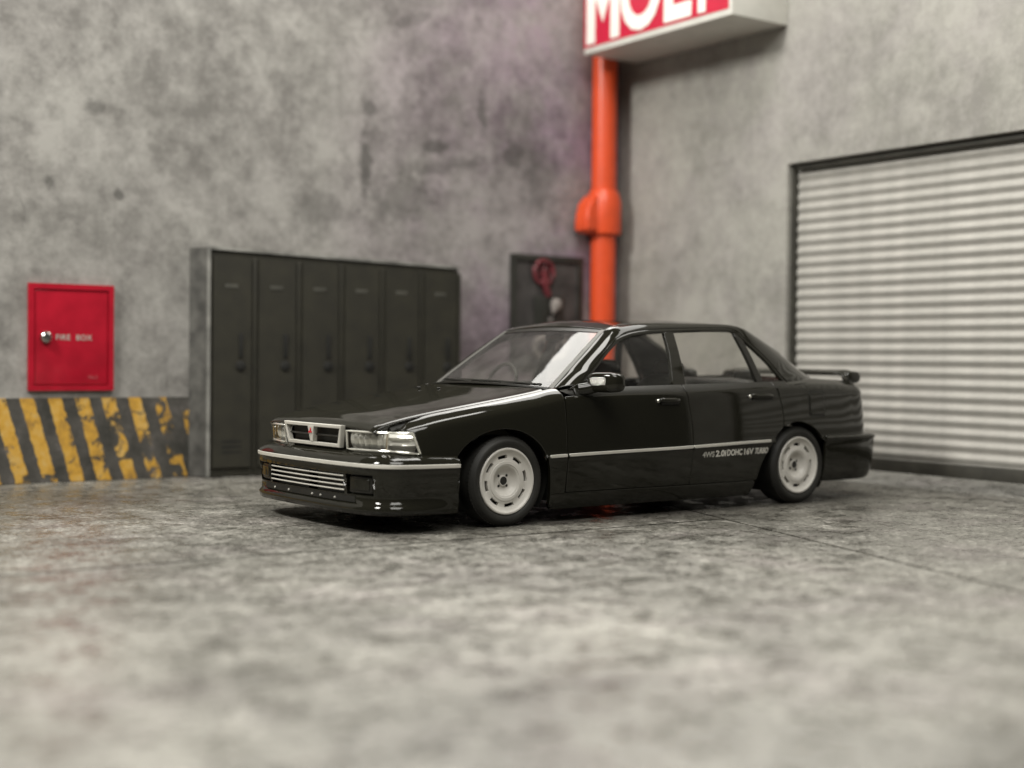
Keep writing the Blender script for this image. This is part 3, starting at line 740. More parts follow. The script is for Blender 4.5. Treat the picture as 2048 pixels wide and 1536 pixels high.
side_S = loft(Om, I3, lambda u: np.interp(u, [0, 4, 7, 12, 14, 17, 18], [.012, .012, .014, .014, .020, .036, .036]))
panel('roof_pillar', side_S, strip_poly(NO, 70, .02, .985), 'paint', body, out_c, step=.02, lip=.005, depth=.03, sides=(-1, 1))
frame_S = loft(O3, [p + np.array((0, .006, 0)) for p in Om], .006)
panel('door_frame', frame_S, strip_poly(NO, 70, .05, .90), 'paint', body, out_c, step=.012, lip=.005, depth=.022, sides=(-1, 1))
# ---- roof
yI = Herm([(p[0], -p[1], p[2]) for p in I[6:14]])
def roof_at(x, w):
    y0, z0 = yI(x)
    xx = x + .0
    ends = min(1.0, max(0.0, (x - .93) / .25), ) * min(1.0, max(0.0, (2.32 - x) / .2))
    z = z0 + (.028 + .004 * ends) * (1 - w * w)
    return (xx - .040 * (1 - w * w) * max(0, (1.25 - x) / .30) + .03 * (1 - w * w) * max(0, (x - 2.1) / .2), -w * y0, z)
panel('roof', roof_at, [(x, -.985) for x in np.linspace(.985, 2.295, 26)] + [(2.295, w) for w in np.linspace(-.9, .9, 12)] + [(x, .985) for x in np.linspace(2.295, .985, 26)] + [(.985, w) for w in np.linspace(.9, -.9, 12)], 'paint', car, out_top, step=.04, lip=.006, depth=.025)
# ---- windshield and rear window
wsE = [np.array(p) for p in I[:7]]
def ws_at(u, w):
    p = cr(wsE, u * 6)
    bow = .085 * (1 - u) + .045 * u
    return (p[0] - bow * (1 - w * w) + .006, w * -p[1], p[2] + .018 * (1 - w * w) * (.4 + .6 * u) - .004)
WSP = lambda a, b, m: [(u, -m) for u in np.linspace(a, b, 14)] + [(b, w) for w in np.linspace(-m * .95, m * .95, 16)] + [(u, m) for u in np.linspace(b, a, 14)] + [(a, w) for w in np.linspace(m * .95, -m * .95, 16)]
panel('windshield', ws_at, WSP(.02, .985, .985), 'windshield', car, out_front, step=.05, lip=0, depth=0)
M['seal'] = simple('grey_window_seal', (0.11, 0.107, 0.098), 0.45, var=0.1)
for w0 in (-1, 1):
    def sS(u, v, w0=w0): 
        p = np.array(ws_at(u, w0 * (.985 - .055 * v))); return p + np.array((-.004, 0, .004))
    panel('windshield_seal', sS, [(a, 0.0) for a in np.linspace(0, 1, 18)] + [(a, 1.0) for a in np.linspace(1, 0, 18)], 'seal', body, out_front, step=.03, lip=.002, depth=.004)
def tS(u, v): 
    p = np.array(ws_at(.86 + .14 * u, v)); return p + np.array((-.003, 0, .003))
panel('windshield_header', tS, [(0, w) for w in np.linspace(-.95, .95, 16)] + [(1, w) for w in np.linspace(.97, -.97, 16)], 'trim_black', body, out_front, step=.03, lip=.002, depth=.004)
rwE = [np.array(p) for p in I[12:18]]
def rw_at(u, w):
    p = cr(rwE, u * 5)
    return (p[0] + .05 * (1 - w * w) - .008, w * -p[1], p[2] + .022 * (1 - w * w) - .006)
panel('rear_window', rw_at, WSP(.17, .985, .98), 'glass', car, out_rear, step=.06, lip=0, depth=0)
def rws(u, v):
    return np.array(rw_at(.12 + .07 * u, v)) + np.array((.004, 0, .004))
panel('rear_window_header', rws, [(0, w) for w in np.linspace(-.98, .98, 12)] + [(1, w) for w in np.linspace(.98, -.98, 12)], 'trim_black', body, out_rear, step=.04, lip=.002, depth=.004)

# ---- side glass (three panes a side), pillars, belt mouldings
def gp(x, z): return (x, ghy(z) + .010, z)
pane_f = [(.66, .835), (1.455, .848), (1.520, 1.200), (1.30, 1.192), (1.16, 1.175), (1.087, 1.158), (1.03, 1.141), (.975, 1.116), (.86, 1.038), (.74, .947), (.66, .885)]
pane_r = [(1.470, .848), (2.235, .868), (2.130, 1.205), (2.00, 1.220), (1.789, 1.215), (1.500, 1.200)]
pane_q = [(2.245, .868), (2.470, .872), (2.442, .904), (2.345, 1.015), (2.20, 1.148), (2.140, 1.205)]
for nm, pl, dr in (('window_pane', pane_f, front_doors), ('window_pane', pane_r, rear_doors), ('quarter_window', pane_q, (car, car))):
    for s, d in zip((-1, 1), dr):
        panel(nm, gp, pl, 'glass', d, out_side, step=.08, lip=0, depth=0, sides=(s,))
def gq(x, z): return (x, ghy(z) - .004, z)
panel('centre_pillar', gq, [(1.398, .846), (1.509, .850), (1.527, 1.203), (1.446, 1.200), (1.436, 1.06)], 'paint', body, out_side, step=.03, lip=.005, depth=.02, sides=(-1, 1))
panel('window_divider', gq, [(2.213, .868), (2.266, .868), (2.178, 1.165), (2.140, 1.200), (2.118, 1.205)], 'trim_black', body, out_side, step=.03, lip=.004, depth=.018, sides=(-1, 1))
def belt(u, v):     # u = x, v 0..1 from door top to glass
    b = np.array(body_at(tx(u), KB - .12)); g = np.array(gq(u, .836 + (u - 1.0) * .0215 + .006)); return b + (g - b) * v + np.array((0, -.007 * math.sin(math.pi * min(1, max(0, v))), 0))
for x0, x1, dr in ((.54, 1.468, front_doors), (1.482, 2.338, rear_doors), (2.348, 2.49, (car, car))):
    for s, d in zip((-1, 1), dr):
        panel('belt_moulding', belt, [(x, .0) for x in np.linspace(x0, x1, 14)] + [(x, 1.0) for x in np.linspace(x1, x0, 14)], 'trim_black', d, out_side, step=.02, lip=.004, depth=.012, sides=(s,))
# mirror sail and wing mirrors
panel('mirror_sail', gq, [(.50, .828), (.735, .838), (.725, .925), (.66, .885)], 'paint', body, out_side, step=.03, lip=.004, depth=.015, sides=(-1, 1))
def superbox(name, c, r, mat, parent, e=3.2, shear=0.0, nu=28, nv=18, cut=None):
    vs, fs = [], []
    sg_ = lambda v, p: math.copysign(abs(v) ** p, v)
    for j in range(nv + 1):
        b = -math.pi / 2 + math.pi * j / nv
        for i in range(nu):
            a = 2 * math.pi * i / nu
            x = sg_(math.cos(b), 2 / e) * sg_(math.cos(a), 2 / e); y = sg_(math.cos(b), 2 / e) * sg_(math.sin(a), 2 / e); z = sg_(math.sin(b), 2 / e)
            vs.append((c[0] + r[0] * x + shear * y * r[1], c[1] + r[1] * y, c[2] + r[2] * z))
    for j in range(nv):
        for i in range(nu):
            fs.append((j * nu + i, j * nu + (i + 1) % nu, (j + 1) * nu + (i + 1) % nu, (j + 1) * nu + i))
    me = bpy.data.meshes.new(name); me.from_pydata(vs, [], fs); me.update(); me.polygons.foreach_set('use_smooth', [True] * len(me.polygons))
    return link(name, me, mat, parent)
for s in (-1,):
    wm = superbox('wing_mirror', (.690, s * .905, .872), (.056, .112, .064), 'paint', car, 3.6, shear=-.30 * s * -1)
    # bumpy silver patch on the front-facing side of the shell
    tube('mirror_arm', [(.58, s * .770, .822), (.62, s * .80, .830), (.67, s * .84, .845), (.70, s * .87, .86)], .040, 'paint', wm, 10)
    def mg(u, v, s=s): return (.690 - .0570 - .30 * u, -.905 + u + 0.0, .876 + v)
    panel('silver_patch', mg, [(-.040, -.018), (.050, -.022), (.062, -.010), (.064, .016), (.054, .024), (-.03, .024), (-.042, .014)], 'mirror', wm, out_front, step=.02, lip=.003, depth=.004, sides=(s,))

# ---- door handles, side strips, lettering
def bpt(x, z, o=0.0):
    p = np.array(body_at(tx(x), sk(x, z))); return np.array((p[0], p[1] - o, p[2]))
for x0, x1, z0, dr in ((1.225, 1.400, .752, front_doors), (2.085, 2.300, .774, rear_doors)):
    for s, d in zip((-1, 1), dr):
        f_ = (lambda p: (p[0], p[1] * (1 if s < 0 else -1), p[2]))
        rc = tube('handle_recess', [f_(bpt(x, z0 - .012, -.004)) for x in np.linspace(x0 + .02, x1, 6)], .020, 'under', d, 8)
        tube('door_handle', [f_(bpt(x0 + (x1 - x0) * q, z0, .012)) for q in (0, .04, .25, .5, .75, .96, 1)], [.010, .015, .016, .016, .016, .014, .008], 'paint', d, 10)
        lathe('lock_cylinder', [(0.0, -.012), (.009, -.012), (.013, -.008), (.013, .004)], 'chrome', d, 'y', 16, tuple(f_(bpt(x0 - .012, z0 - .004, .004)))).scale = (1, 1, 1)
def strip_surf(u, v):
    x = u; s = zs(x); b = np.array(body_at(tx(x), sk(x, s + .002))); 
    return (b[0], b[1] - .008, s + .002 + .0150 * (v - .5))
for x0, x1, dr in ((.305, .432, (body, body)), (.456, 1.512, front_doors), (1.526, 2.265, rear_doors)):
    for s, d in zip((-1, 1), dr):
        panel('side_strip', strip_surf, [(x, .06) for x in np.linspace(x0, x1, 20)] + [(x, .94) for x in np.linspace(x1, x0, 20)], 'strip', d, out_side, step=.02, lip=.003, depth=.010, sides=(s,))
def side_text(body_txt, x, z, size, mat, parent, width=None, slant=0.0):
    o = text_obj('side_lettering', body_txt, 1.0, 0.001, mat, parent, Matrix.Identity(4), 0.030)
    xs = [v.co.x for v in o.data.vertices]; fx = (width / (max(xs) - min(xs))) if width else size
    for v in o.data.vertices:
        X = x + (v.co.x - min(xs)) * fx + slant * v.co.y * size; Z = z + (X - x) * .016 + v.co.y * size
        p = bpt(X, Z, .0018 + (v.co.z > 0) * .0006); v.co = Vector(p)
    o.data.update(); return o
rd = rear_doors[0]
side_text('4WS', 1.605, 0.3660, .050, 'print_grey', rd, .112)
side_text('2.0i', 1.728, 0.3675, .057, 'print_white', rd, .100)
side_text('DOHC', 1.838, 0.3700, .057, 'print_white', rd, .148)
side_text('16V', 2.005, 0.3725, .057, 'print_white', rd, .092)
side_text('TURBO', 2.108, 0.3740, .055, 'print_white', rd, .132, .18)

# ---- front face: backing, grille, headlights
ty = body_plan.t_y_front
def face(t0, t1, z0, z1, n=10, inset=0.0):
    return [(t, z0) for t in np.linspace(t0, t1, n)] + [(t, z1) for t in np.linspace(t1, t0, n)]
def front_S(inset, lean=.10):
    def S(t, z):
        sg_ = 1 if t >= 0 else -1
        (px, py), n = body_plan.at(abs(t))
        k = inset - lean * (.50 - z) * -1 * abs(n[0])
        return (px - n[0] * k, -sg_ * (py - n[1] * k), z)
    return S
tw = tx(-.632)
panel('front_panel', front_S(.085), face(-tw * .98, tw * .98, .43, .605, 30), 'under', body, out_front, step=.05, lip=0, depth=0)
gr = bpy.data.objects.new('grille', None); COL.objects.link(gr); gr.parent = car
def rect_ring(S, outer, inner, name, mat, parent, lip=.005, depth=.03):
    """frame between an outer and an inner four-corner outline, as four strips of one mesh"""
    vs, fs, nn = [], [], []
    n = 14
    def ring(c, off):
        out = []
        for i in range(4):
            a, b = c[i], c[(i + 1) % 4]
            for k in range(n):
                f = k / n; p = np.array(S(a[0] + (b[0] - a[0]) * f, a[1] + (b[1] - a[1]) * f)); out.append(p + np.array((off, 0, 0)))
        return out
    mid = lambda A, B, f: [tuple(np.array(a) + (np.array(b) - np.array(a)) * f) for a, b in zip(A, B)]
    rows = [ring(outer, depth), ring(outer, .004), ring(mid(outer, inner, .15), 0), ring(mid(outer, inner, .85), 0), ring(inner, .004), ring(inner, depth)]
    m = 4 * n
    for r in rows: vs += r
    for i in range(len(rows) - 1):
        for k in range(m): fs.append((i * m + k, i * m + (k + 1) % m, (i + 1) * m + (k + 1) % m, (i + 1) * m + k))
    me = bpy.data.meshes.new(name); me.from_pydata([tuple(v) for v in vs], [], fs); me.update()
    bm = bmesh.new(); bm.from_mesh(me); bmesh.ops.recalc_face_normals(bm, faces=bm.faces); bm.to_mesh(me); bm.free()
    me.polygons.foreach_set('use_smooth', [True] * len(me.polygons)); me.set_sharp_from_angle(angle=math.radians(30))
    return link(name, me, mat, parent)
gS = front_S(-.012)
T_ = .355; B_ = .318
mt, mb = .022, .014
rect_ring(gS, [(-T_, .611), (T_, .611), (B_, .476), (-B_, .476)], [(-T_ + .024, .590), (T_ - .024, .590), (B_ - .021, .498), (-B_ + .021, .498)], 'grille_frame', 'strip', gr)
rect_ring(front_S(-.014), [(-.036, .594), (.036, .594), (.016, .498), (-.016, .498)], [(-.012, .580), (.012, .580), (.004, .512), (-.004, .512)], 'centre_post', 'strip', gr)
panel('post_face', front_S(-.013), [(-.034, .594), (.034, .594), (.015, .498), (-.015, .498)], 'strip', gr, out_front, lip=.002, depth=.01)
panel('grille_back', front_S(.045), face(-.33, .33, .49, .60, 8), 'under', gr, out_front, lip=0, depth=0)
for z in (.543,):
    tube('grille_bar', [front_S(.012)(t, z) for t in np.linspace(-.315, .315, 15)], .006, 'trim_black', gr, 6)
# three red lozenges on the post
for a in (90, 210, 330):
    c, s = math.cos(math.radians(a)), math.sin(math.radians(a))
    L = .022; q = []
    for f, g in ((0, 0), (.5, .29), (1, 0), (.5, -.29)):
        q.append((f * L * c - g * L * s, f * L * s + g * L * c))
    panel('emblem', lambda u, v: (gS(0, .548)[0] - .008 + (v) * .12, u, .563 + v), q, 'red', gr, out_front, step=.02, lip=.001, depth=.003)
# headlights
tA, tB, tT = .378, tx(-.622), tx(-.672)
hl_poly = [(t, .474) for t in np.linspace(tA, tx(-.78), 8)] + [(t, z) for t, z in zip(np.linspace(tx(-.76), tB, 5), np.linspace(.472, .460, 5))] + [(tT, .584)] + [(t, .582) for t in np.linspace(tx(-.70), tA, 9)]
def shrink(poly, k):
    c = np.mean(poly, axis=0); return [tuple(c + (np.array(p) - c) * k) for p in poly]
def flute_S(t, z):
    f = (t - tA) / (tB - tA)
    w = 1 if f < .62 else 0
    amp = .012 if f < .62 else .004
    ph = (t / .052) % 1.0
    d = .040 + (amp * (1 - 2 * abs(2 * ph - 1)) if w else .012 * math.sin((z - .47) * 130)) + .020 * ((z - .528) / .055) ** 2
    return front_S(d)(t, z)
def facet(name, S, poly, mat, parent, sides):
    """flat shaded bright reflector"""
    us = np.linspace(tA - .004, max(p[0] for p in poly), 60); vs_ = np.linspace(min(p[1] for p in poly), max(p[1] for p in poly), 9)
    res = []
    for s in sides:
        vs, fs = [], []
        for u in us:
            for v in vs_:
                p = S(u, v); vs.append((p[0], p[1] * (1 if s < 0 else -1), p[2]))
        nv = len(vs_)
        for i in range(len(us) - 1):
            for j in range(nv - 1): fs.append((i * nv + j, i * nv + j + 1, (i + 1) * nv + j + 1, (i + 1) * nv + j))
        me = bpy.data.meshes.new(name); me.from_pydata([tuple(map(float, v)) for v in vs], [], fs); me.update()
        res.append(link(name, me, mat, parent[s]))
    return res
HL = {}
for s in (-1, 1):
    h = bpy.data.objects.new('headlight', None); COL.objects.link(h); h.parent = car; HL[s] = h
    panel('lens', front_S(-.006), hl_poly, 'lens', h, out_front, step=.03, lip=.006, depth=.004, sides=(s,))
    def rim(a, b, dd=.030): return [tuple(p) for p in a]
inner = shrink(hl_poly, .955)
M['reflector'] = simple('lamp_reflector_silver', (0.80, 0.79, 0.74), 0.16, metal=0.40, bump=0.2, bscale=60)
facet('reflector', flute_S, inner, 'reflector', HL, (-1, 1))
for s in (-1, 1):
    mir = lambda p: (p[0], p[1] * (1 if s < 0 else -1), p[2])
    loop = [mir(front_S(.004)(t, z)) for t, z in shrink(hl_poly, .985)]
    tube('bezel', loop, .007, 'reflector', HL[s], 6, True)
    td = tA + (tB - tA) * .62
    tube('lamp_divider', [mir(front_S(.010)(td + q * .002, z)) for q, z in enumerate(np.linspace(.478, .580, 5))], .008, 'chrome', HL[s], 6)

# ---- bumpers
bump_plan = Plan([(-.962, 0), (-.958, .25), (-.946, .45), (-.918, .635), (-.872, .745), (-.80, .814), (-.69, .846), (-.5, .862), (-.385, .867)])
def bump_profile(lower=True):
    return [np.array(p) for p in ((.110, .470), (.080, .462), (.036, .438), (.009, .420), (.002, .405), (.004, .382), (.010, .366), (.011, .318), (.022, .300), (.014, .284), (.027, .20), (.030, .174), (.018, .160), (.007, .148), (.005, .128), (.014, .110), (.06, .100))]
BPF = bump_profile()
def bump_at(t, s):
    sg_ = 1 if t >= 0 else -1
    (px, py), n = bump_plan.at(abs(t))
    d, z = cr(BPF, s)
    f = min(1.0, max(0.0, (px + .62) / .20))            # lip fades towards the wheel
    if s > 10: d = d * (1 - f) + (.02 + .012 * (s - 10) / 5) * f
    z = z - .006 * f * (s < 6)
    return (px - n[0] * d, -sg_ * (py - n[1] * d), z)
BL = bump_plan.L
fbm = bpy.data.objects.new('front_bumper', None); COL.objects.link(fbm); fbm.parent = car
HALF = {}
def bump_z(z, lo=4.0):
    a, b = lo, 15.0
    for _ in range(30):
        m = (a + b) / 2
        if cr(BPF, m)[1] > z: a = m
        else: b = m
    return (a + b) / 2
g_t, g_z0, g_z1 = .452, .225, .336
f_t0, f_t1, f_z0, f_z1 = .490, .700, .222, .332
# skin: upper beam, lower beam and the uprights left standing between the openings
full = lambda s0, s1, t0=-BL, t1=BL, n=60: [(t, s0) for t in np.linspace(t0, t1, n)] + [(t, s1) for t in np.linspace(t1, t0, n)]
sU = bump_z(.340); sL = bump_z(.216)
panel('bumper_beam', bump_at, full(0.0, sU), 'paint', fbm, out_radial, step=.025, lip=.002, depth=.015)
panel('bumper_lip', bump_at, full(sL, 15.0), 'paint', fbm, out_radial, step=.025, lip=.002, depth=.015)
for a, b in ((-BL, -f_t1 - .012), (-f_t0 + .012, -g_t - .004), (g_t + .004, f_t0 - .012), (f_t1 + .012, BL)):
    panel('bumper_corner', bump_at, full(sU + .02, sL - .02, a, b, max(4, int(abs(b - a) / .03))), 'paint', fbm, out_radial, step=.025, lip=.002, depth=.04)
def in_bump(t, z, ins):
    sg_ = 1 if t >= 0 else -1
    (px, py), n = bump_plan.at(abs(t)); return (px - n[0] * ins, -sg_ * (py - n[1] * ins), z)
panel('intake_back', lambda t, z: in_bump(t, z, .085), face(-.74, .74, .15, .36, 24), 'under', fbm, out_front, lip=0, depth=0)
lg = bpy.data.objects.new('lower_grille', None); COL.objects.link(lg); lg.parent = car
for z in (.322, .295, .268, .241):
    zz = z
    tube('slat', [in_bump(t, zz, .020) for t in np.linspace(-g_t - .005, g_t + .005, 25)], .0048, 'strip', lg, 8)
for t0, t1 in ((-f_t1, -f_t0), (f_t0, f_t1)):
    fog = panel('fog_lamp', lambda t, z: in_bump(t, z, .030), face(t0 + .012, t1 - .012, .238, .320, 6), 'trim_black', car, out_radial, step=.03, lip=.010, depth=.02)
    # gloss cover
    panel('fog_lens', lambda t, z: in_bump(t, z, .024), face(t0 + .028, t1 - .028, .252, .308, 6), 'paint', fog[0], out_radial, step=.03, lip=.006, depth=.006)
# pale strip round the bumper
def bstrip(t, v):
    f = np.interp(abs(t), [0, .6, BL], [0, -.001, -.007])
    return in_bump(t, .394 + f + .0170 * (v - .5), -.0035)
panel('bumper_strip', bstrip, full(.05, .95, -BL + .004, BL - .004, 70), 'strip', fbm, out_radial, step=.02, lip=.004, depth=.010)
# lower slot with its small highlights painted in as added pale dots
panel('lower_slot', lambda t, z: in_bump(t, z, .022), face(-.56, .56, .176, .212, 24), 'under', fbm, out_front, lip=0, depth=0)
for t in (-.40, -.20, .10, .20, .36):
    c = in_bump(t, .190, .018)
    lathe('highlight_dot', [(0.0, -.004), (.005, -.003), (.007, 0.0), (.007, .008)], 'print_grey', fbm, 'x', 10, c)

rb_plan = Plan([(2.862, .850), (3.1, .849), (3.3, .838), (3.44, .808), (3.525, .745), (3.565, .655), (3.59, .5), (3.602, .25), (3.605, 0)])
RBF = [np.array(p) for p in ((.10, .490), (.05, .488), (.012, .476), (.0, .462), (.012, .448), (.014, .40), (.018, .33), (.028, .25), (.05, .17), (.08, .145))]
def rb_at(t, s):
    sg_ = 1 if t <= rb_plan.L else -1
    tt = t if t <= rb_plan.L else 2 * rb_plan.L - t
    (px, py), n = rb_plan.at(tt); d, z = cr(RBF, s); return (px - n[0] * d, -sg_ * (py - n[1] * d), z)
panel('rear_bumper', rb_at, [(t, 0.0) for t in np.linspace(0, 2 * rb_plan.L, 60)] + [(t, 9.0) for t in np.linspace(2 * rb_plan.L, 0, 60)], 'paint', car, out_radial, step=.04, lip=.003, depth=.02)

# ---- rear: trunk lid, back panel, tail lights, spoiler
def trunk_at(x, w):
    yy = np.interp(x, [2.9, 3.2, 3.36, 3.44], [.688, .672, .65, .61])
    z = zc(x) - .004 + .016 * (1 - w * w)
    f = max(0, (x - 3.38) / .09); z -= .03 * f * f
    return (x + .03 * (1 - w * w) * max(0, (x - 3.2) / .25), w * yy, z)
panel('trunk_lid', trunk_at, [(x, -.99) for x in np.linspace(2.93, 3.45, 12)] + [(3.45, w) for w in np.linspace(-.9, .9, 14)] + [(x, .99) for x in np.linspace(3.45, 2.93, 12)] + [(2.93, w) for w in np.linspace(.9, -.9, 14)], 'paint', car, out_top, step=.04, lip=.006, depth=.03)
LB = body_plan.L
def rear_at(t, s):
    if t > LB:
        p = body_at(2 * LB - t, s); return (p[0], -p[1], p[2])
    return body_at(t, s)
t0 = tx(3.447)
panel('rear_panel', rear_at, [(t, 5.3) for t in np.linspace(t0, 2 * LB - t0, 30)] + [(t, 9.2) for t in np.linspace(2 * LB - t0, t0, 30)], 'paint', body, out_rear, step=.04, lip=.003, depth=.02)
for s in (-1, 1):
    def tl(t, k): 
        (px, py), n = body_plan.at(t); d, z = cr(body_profile(px), k); d -= .008; return (px - n[0] * d, -(py - n[1] * d), z)
    panel('tail_light', tl, [(t, 6.2) for t in np.linspace(t0 + .02, t0 + .42, 8)] + [(t, 8.2) for t in np.linspace(t0 + .42, t0 + .02, 8)], 'tail', car, out_rear, step=.03, lip=.005, depth=.012, sides=(s,))
sp = bpy.data.objects.new('spoiler', None); COL.objects.link(sp); sp.parent = car
def wing(u, v):   # u across -1..1, v round the section
    y = u * .66; e = max(0, (abs(u) - .86) / .14)
    xm = 3.40 - .05 * u * u; zm = .932 - .052 * e ** 1.6
    a = v * 2 * math.pi
    return (xm + (.085 - .01 * e) * math.cos(a), y, zm + (.024 + .006 * math.cos(a)) * math.sin(a) + .010 * math.cos(a) * .6)
vs, fs = [], []
NU, NV = 40, 16
for i in range(NU + 1):
    for j in range(NV): vs.append(wing(-1 + 2 * i / NU, j / NV))
for i in range(NU):
    for j in range(NV): fs.append((i * NV + j, i * NV + (j + 1) % NV, (i + 1) * NV + (j + 1) % NV, (i + 1) * NV + j))
fs.append(tuple(range(NV))); fs.append(tuple(range(NU * NV, NU * NV + NV))[::-1])
mesh('spoiler_blade', vs, [f[::-1] for f in fs], 'paint', sp, smooth=True)
for s in (-1, 1):
    superbox('spoiler_leg', (3.385, s * .622, .900), (.080, .045, .046), 'paint', sp, 3.0)

# ---- wipers
def on_ws(u, w, o=.014):
    p = np.array(ws_at(u, w)); return (p[0] - o * .6, p[1], p[2] + o)
for pts in ([(.03, .72), (.055, .40), (.05, .10), (.045, -.05)], [(.05, .02), (.045, -.25), (.035, -.60), (.03, -.84)]):
    wp = tube('wiper', [on_ws(u, -w) if False else on_ws(u, w * -1 if False else w) for u, w in [(a, b) for a, b in pts]], .009, 'trim_black', car, 6)
tube('wiper_arm', [(.34, .05, .862), (.36, .30, .870), (.395, .45, .872)], .007, 'trim_black', car, 6)
tube('wiper_arm', [(.36, -.25, .858), (.375, -.40, .862), (.40, -.55, .855)], .007, 'trim_black', car, 6)
for y in (.36, .12):
    superbox('washer_nozzle', (.12, y, zc(.12) + .032), (.016, .010, .006), 'trim_black', car, 2.5, nu=10, nv=6)

# ---- wheels
WR, RR = .2752, .2016
def make_wheel(x, y, s):
    """s=-1 near side (outer face towards -y)"""
    w = bpy.data.objects.new('wheel', None); COL.objects.link(w); w.parent = car; w.location = (x, y, WR)
    w.rotation_euler = (0, 0, 0 if s < 0 else math.pi)
    return w
wheel0 = make_wheel(0, -.80, -1)
wd = .19
tyre = lathe('tyre', [(RR - .004, .012), (RR + .004, -.002), (RR + .016, -.010), (.235, -.014), (.248, -.012), (.254, -.006), (.2585, .000), (.262, .003), (.2695, .014), (WR - .0015, .026), (WR, .040), (WR, wd - .04), (.268, wd - .012), (.24, wd), (RR, wd - .01)], 'rubber', wheel0, 'y', 96, sharp=60)
# tread blocks: shallow notches on the shoulder
bm = bmesh.new()
for k in range(72):
    a = 2 * math.pi * k / 72
    r = bmesh.ops.create_cube(bm, size=1.0)
    for v in r['verts']:
        X = Vector((v.co.x * .013, v.co.y * .030 + .030, v.co.z * .0075 + .2715))
        ca, sa = math.cos(a), math.sin(a)
        v.co = Vector((X.x * ca + X.z * sa, X.y, -X.x * sa + X.z * ca))
tr = bmobj('tread_block', bm, 'rubber', wheel0); tr['kind'] = 'stuff'
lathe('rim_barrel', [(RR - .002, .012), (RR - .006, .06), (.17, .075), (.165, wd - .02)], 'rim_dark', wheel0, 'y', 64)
# rim face with eight real slots
NSEG = 192
def rim_face():
    vs, fs = [], []
    rad = [(RR, .010), (RR + .001, -.004), (RR - .003, -.0085), (RR - .011, -.0085), (RR - .018, -.002), (RR - .026, .006), (.1595, .010), (.1585, .0105), (.137, .0105), (.136, .010), (.1225, .0095), (.1195, .0055), (.1025, .0050), (.0995, .0095), (.0935, .0098), (.088, .014), (.081, .027), (.070, .039), (.058, .044), (.050, .045), (.034, .0445), (.031, .040), (.030, .034), (.026, .0335), (.0255, .055), (.0, .056)]
    for i, (r, h) in enumerate(rad):
        for k in range(NSEG):
            a = 2 * math.pi * k / NSEG; vs.append((r * math.cos(a), h, r * math.sin(a)))
    for i in range(len(rad) - 1):
        for k in range(NSEG):
            am = (k + .5) / NSEG * 8 % 1.0
            slot = (i in (7,)) and abs(am - .25) < .345
            if slot: continue
            a, b = i * NSEG + k, i * NSEG + (k + 1) % NSEG; fs.append((a, b, b + NSEG, a + NSEG))
    return vs, fs
vs, fs = rim_face()
me = bpy.data.meshes.new('rim'); me.from_pydata(vs, [], fs); me.update()
bm = bmesh.new(); bm.from_mesh(me); bmesh.ops.recalc_face_normals(bm, faces=bm.faces)
# slot walls
be = [e for e in bm.edges if e.is_boundary and .13 < math.hypot(e.verts[0].co.x, e.verts[0].co.z) < .165]
r = bmesh.ops.extrude_edge_only(bm, edges=be)
for v in r['geom']:
    if isinstance(v, bmesh.types.BMVert): v.co.y += .022
bm.to_mesh(me); bm.free()
me.polygons.foreach_set('use_smooth', [True] * len(me.polygons)); me.set_sharp_from_angle(angle=math.radians(38))
rim = link('rim', me, 'silver', wheel0)
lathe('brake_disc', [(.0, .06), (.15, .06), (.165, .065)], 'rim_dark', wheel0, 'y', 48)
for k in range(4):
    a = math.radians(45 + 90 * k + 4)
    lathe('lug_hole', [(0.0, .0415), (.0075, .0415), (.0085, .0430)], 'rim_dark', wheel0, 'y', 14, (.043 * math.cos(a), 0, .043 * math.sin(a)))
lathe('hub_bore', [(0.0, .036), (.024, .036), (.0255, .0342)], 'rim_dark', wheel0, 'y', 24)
def copy_tree(o, parent):
    c = o.copy(); COL.objects.link(c); c.parent = parent
    for ch in o.children: copy_tree(ch, c)
    return c
for x, y, s in ((2.6, -.80, -1), (0, .80, 1), (2.6, .80, 1)):
    w = copy_tree(wheel0, car); w.location = (x, y, WR); w.rotation_euler = (0, math.radians(13) if s < 0 else 0, 0 if s < 0 else math.pi)
wheel0.rotation_euler = (0, math.radians(3), 0)

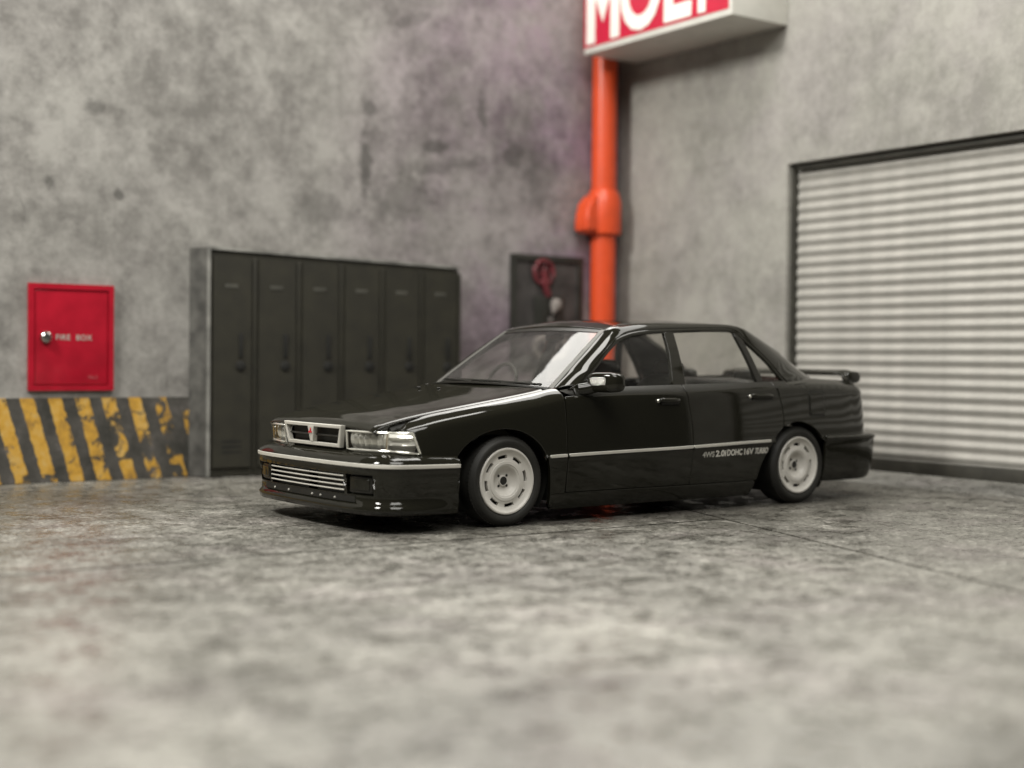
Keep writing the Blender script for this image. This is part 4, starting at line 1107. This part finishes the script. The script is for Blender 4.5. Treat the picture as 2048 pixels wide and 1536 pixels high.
# ---- underbody, wheel tubs
for x0, x1, hw in ((-.80, -.46, .60), (-.46, .345, .56), (.345, 2.17, .775), (2.17, 2.93, .56), (2.93, 3.40, .70)):
    box('underbody', x0 + .001, x1 - .001, -hw, hw, .135, .40 if x0 > 0.3 and x1 < 2.2 else .46, 'under', body, 0.0)
for xw in (0, 2.6):
    for s in (-1, 1):
        vs, fs = [], []
        n = 24
        for k in range(n + 1):
            a = math.radians(-38 + 256 * k / n); r = .338
            x = xw - r * math.cos(a); z = WR + .018 + r * .93 * math.sin(a)
            vs += [(x, s * .765, z), (x, s * .555, z)]
        for k in range(n): fs.append((2 * k, 2 * k + 1, 2 * k + 3, 2 * k + 2))
        mesh('wheel_tub', vs, fs, 'under', body, smooth=True)
box('interior_floor', .50, 2.80, -.70, .70, .402, .43, 'under', body, 0)
box('exhaust_pipe', 3.30, 3.60, -.45, -.38, .155, .20, 'under', car, .01)

# ---- interior
superbox('dashboard', (.62, 0, .735), (.20, .66, .095), 'seat', car, 4.0)
def make_seat(y):
    s = bpy.data.objects.new('seat', None); COL.objects.link(s); s.parent = car; s.location = (1.30, y, 0)
    superbox('cushion', (.0, 0, .52), (.27, .24, .085), 'seat', s, 3.5)
    bk = superbox('backrest', (.30, 0, .70), (.085, .235, .22), 'seat', s, 3.2)
    for v in bk.data.vertices: v.co.x += (v.co.z - .5) * .28
    hr = superbox('headrest', (.46, 0, .955), (.05, .13, .062), 'seat', s, 3.0)
    return s
seat0 = make_seat(-.34)
seat1 = copy_tree(seat0, car); seat1.location.y = .34
superbox('rear_seat', (2.10, 0, .52), (.28, .62, .09), 'seat', car, 4.0)
rsb = superbox('rear_backrest', (2.42, 0, .70), (.08, .62, .19), 'seat', car, 3.6)
for v in rsb.data.vertices: v.co.x += (v.co.z - .55) * .25
superbox('parcel_shelf', (2.68, 0, .835), (.26, .62, .020), 'seat', car, 4.0)
for y in (-.33, .33): superbox('rear_headrest', (2.56, y, .905), (.05, .12, .050), 'seat', car, 3.0)
stw = tube('steering_wheel', [(.80 + .055 * math.sin(a), .35 + .165 * math.cos(a), .83 + .145 * math.sin(a)) for a in [2 * math.pi * k / 32 for k in range(32)]], .014, 'seat', car, 8, True)
tube('steering_column', [(.60, .35, .76), (.80, .35, .83)], .03, 'seat', stw, 8)
superbox('rear_view_mirror', (1.00, 0, 1.165), (.012, .10, .026), 'trim_black', car, 3.5, nu=16, nv=8)
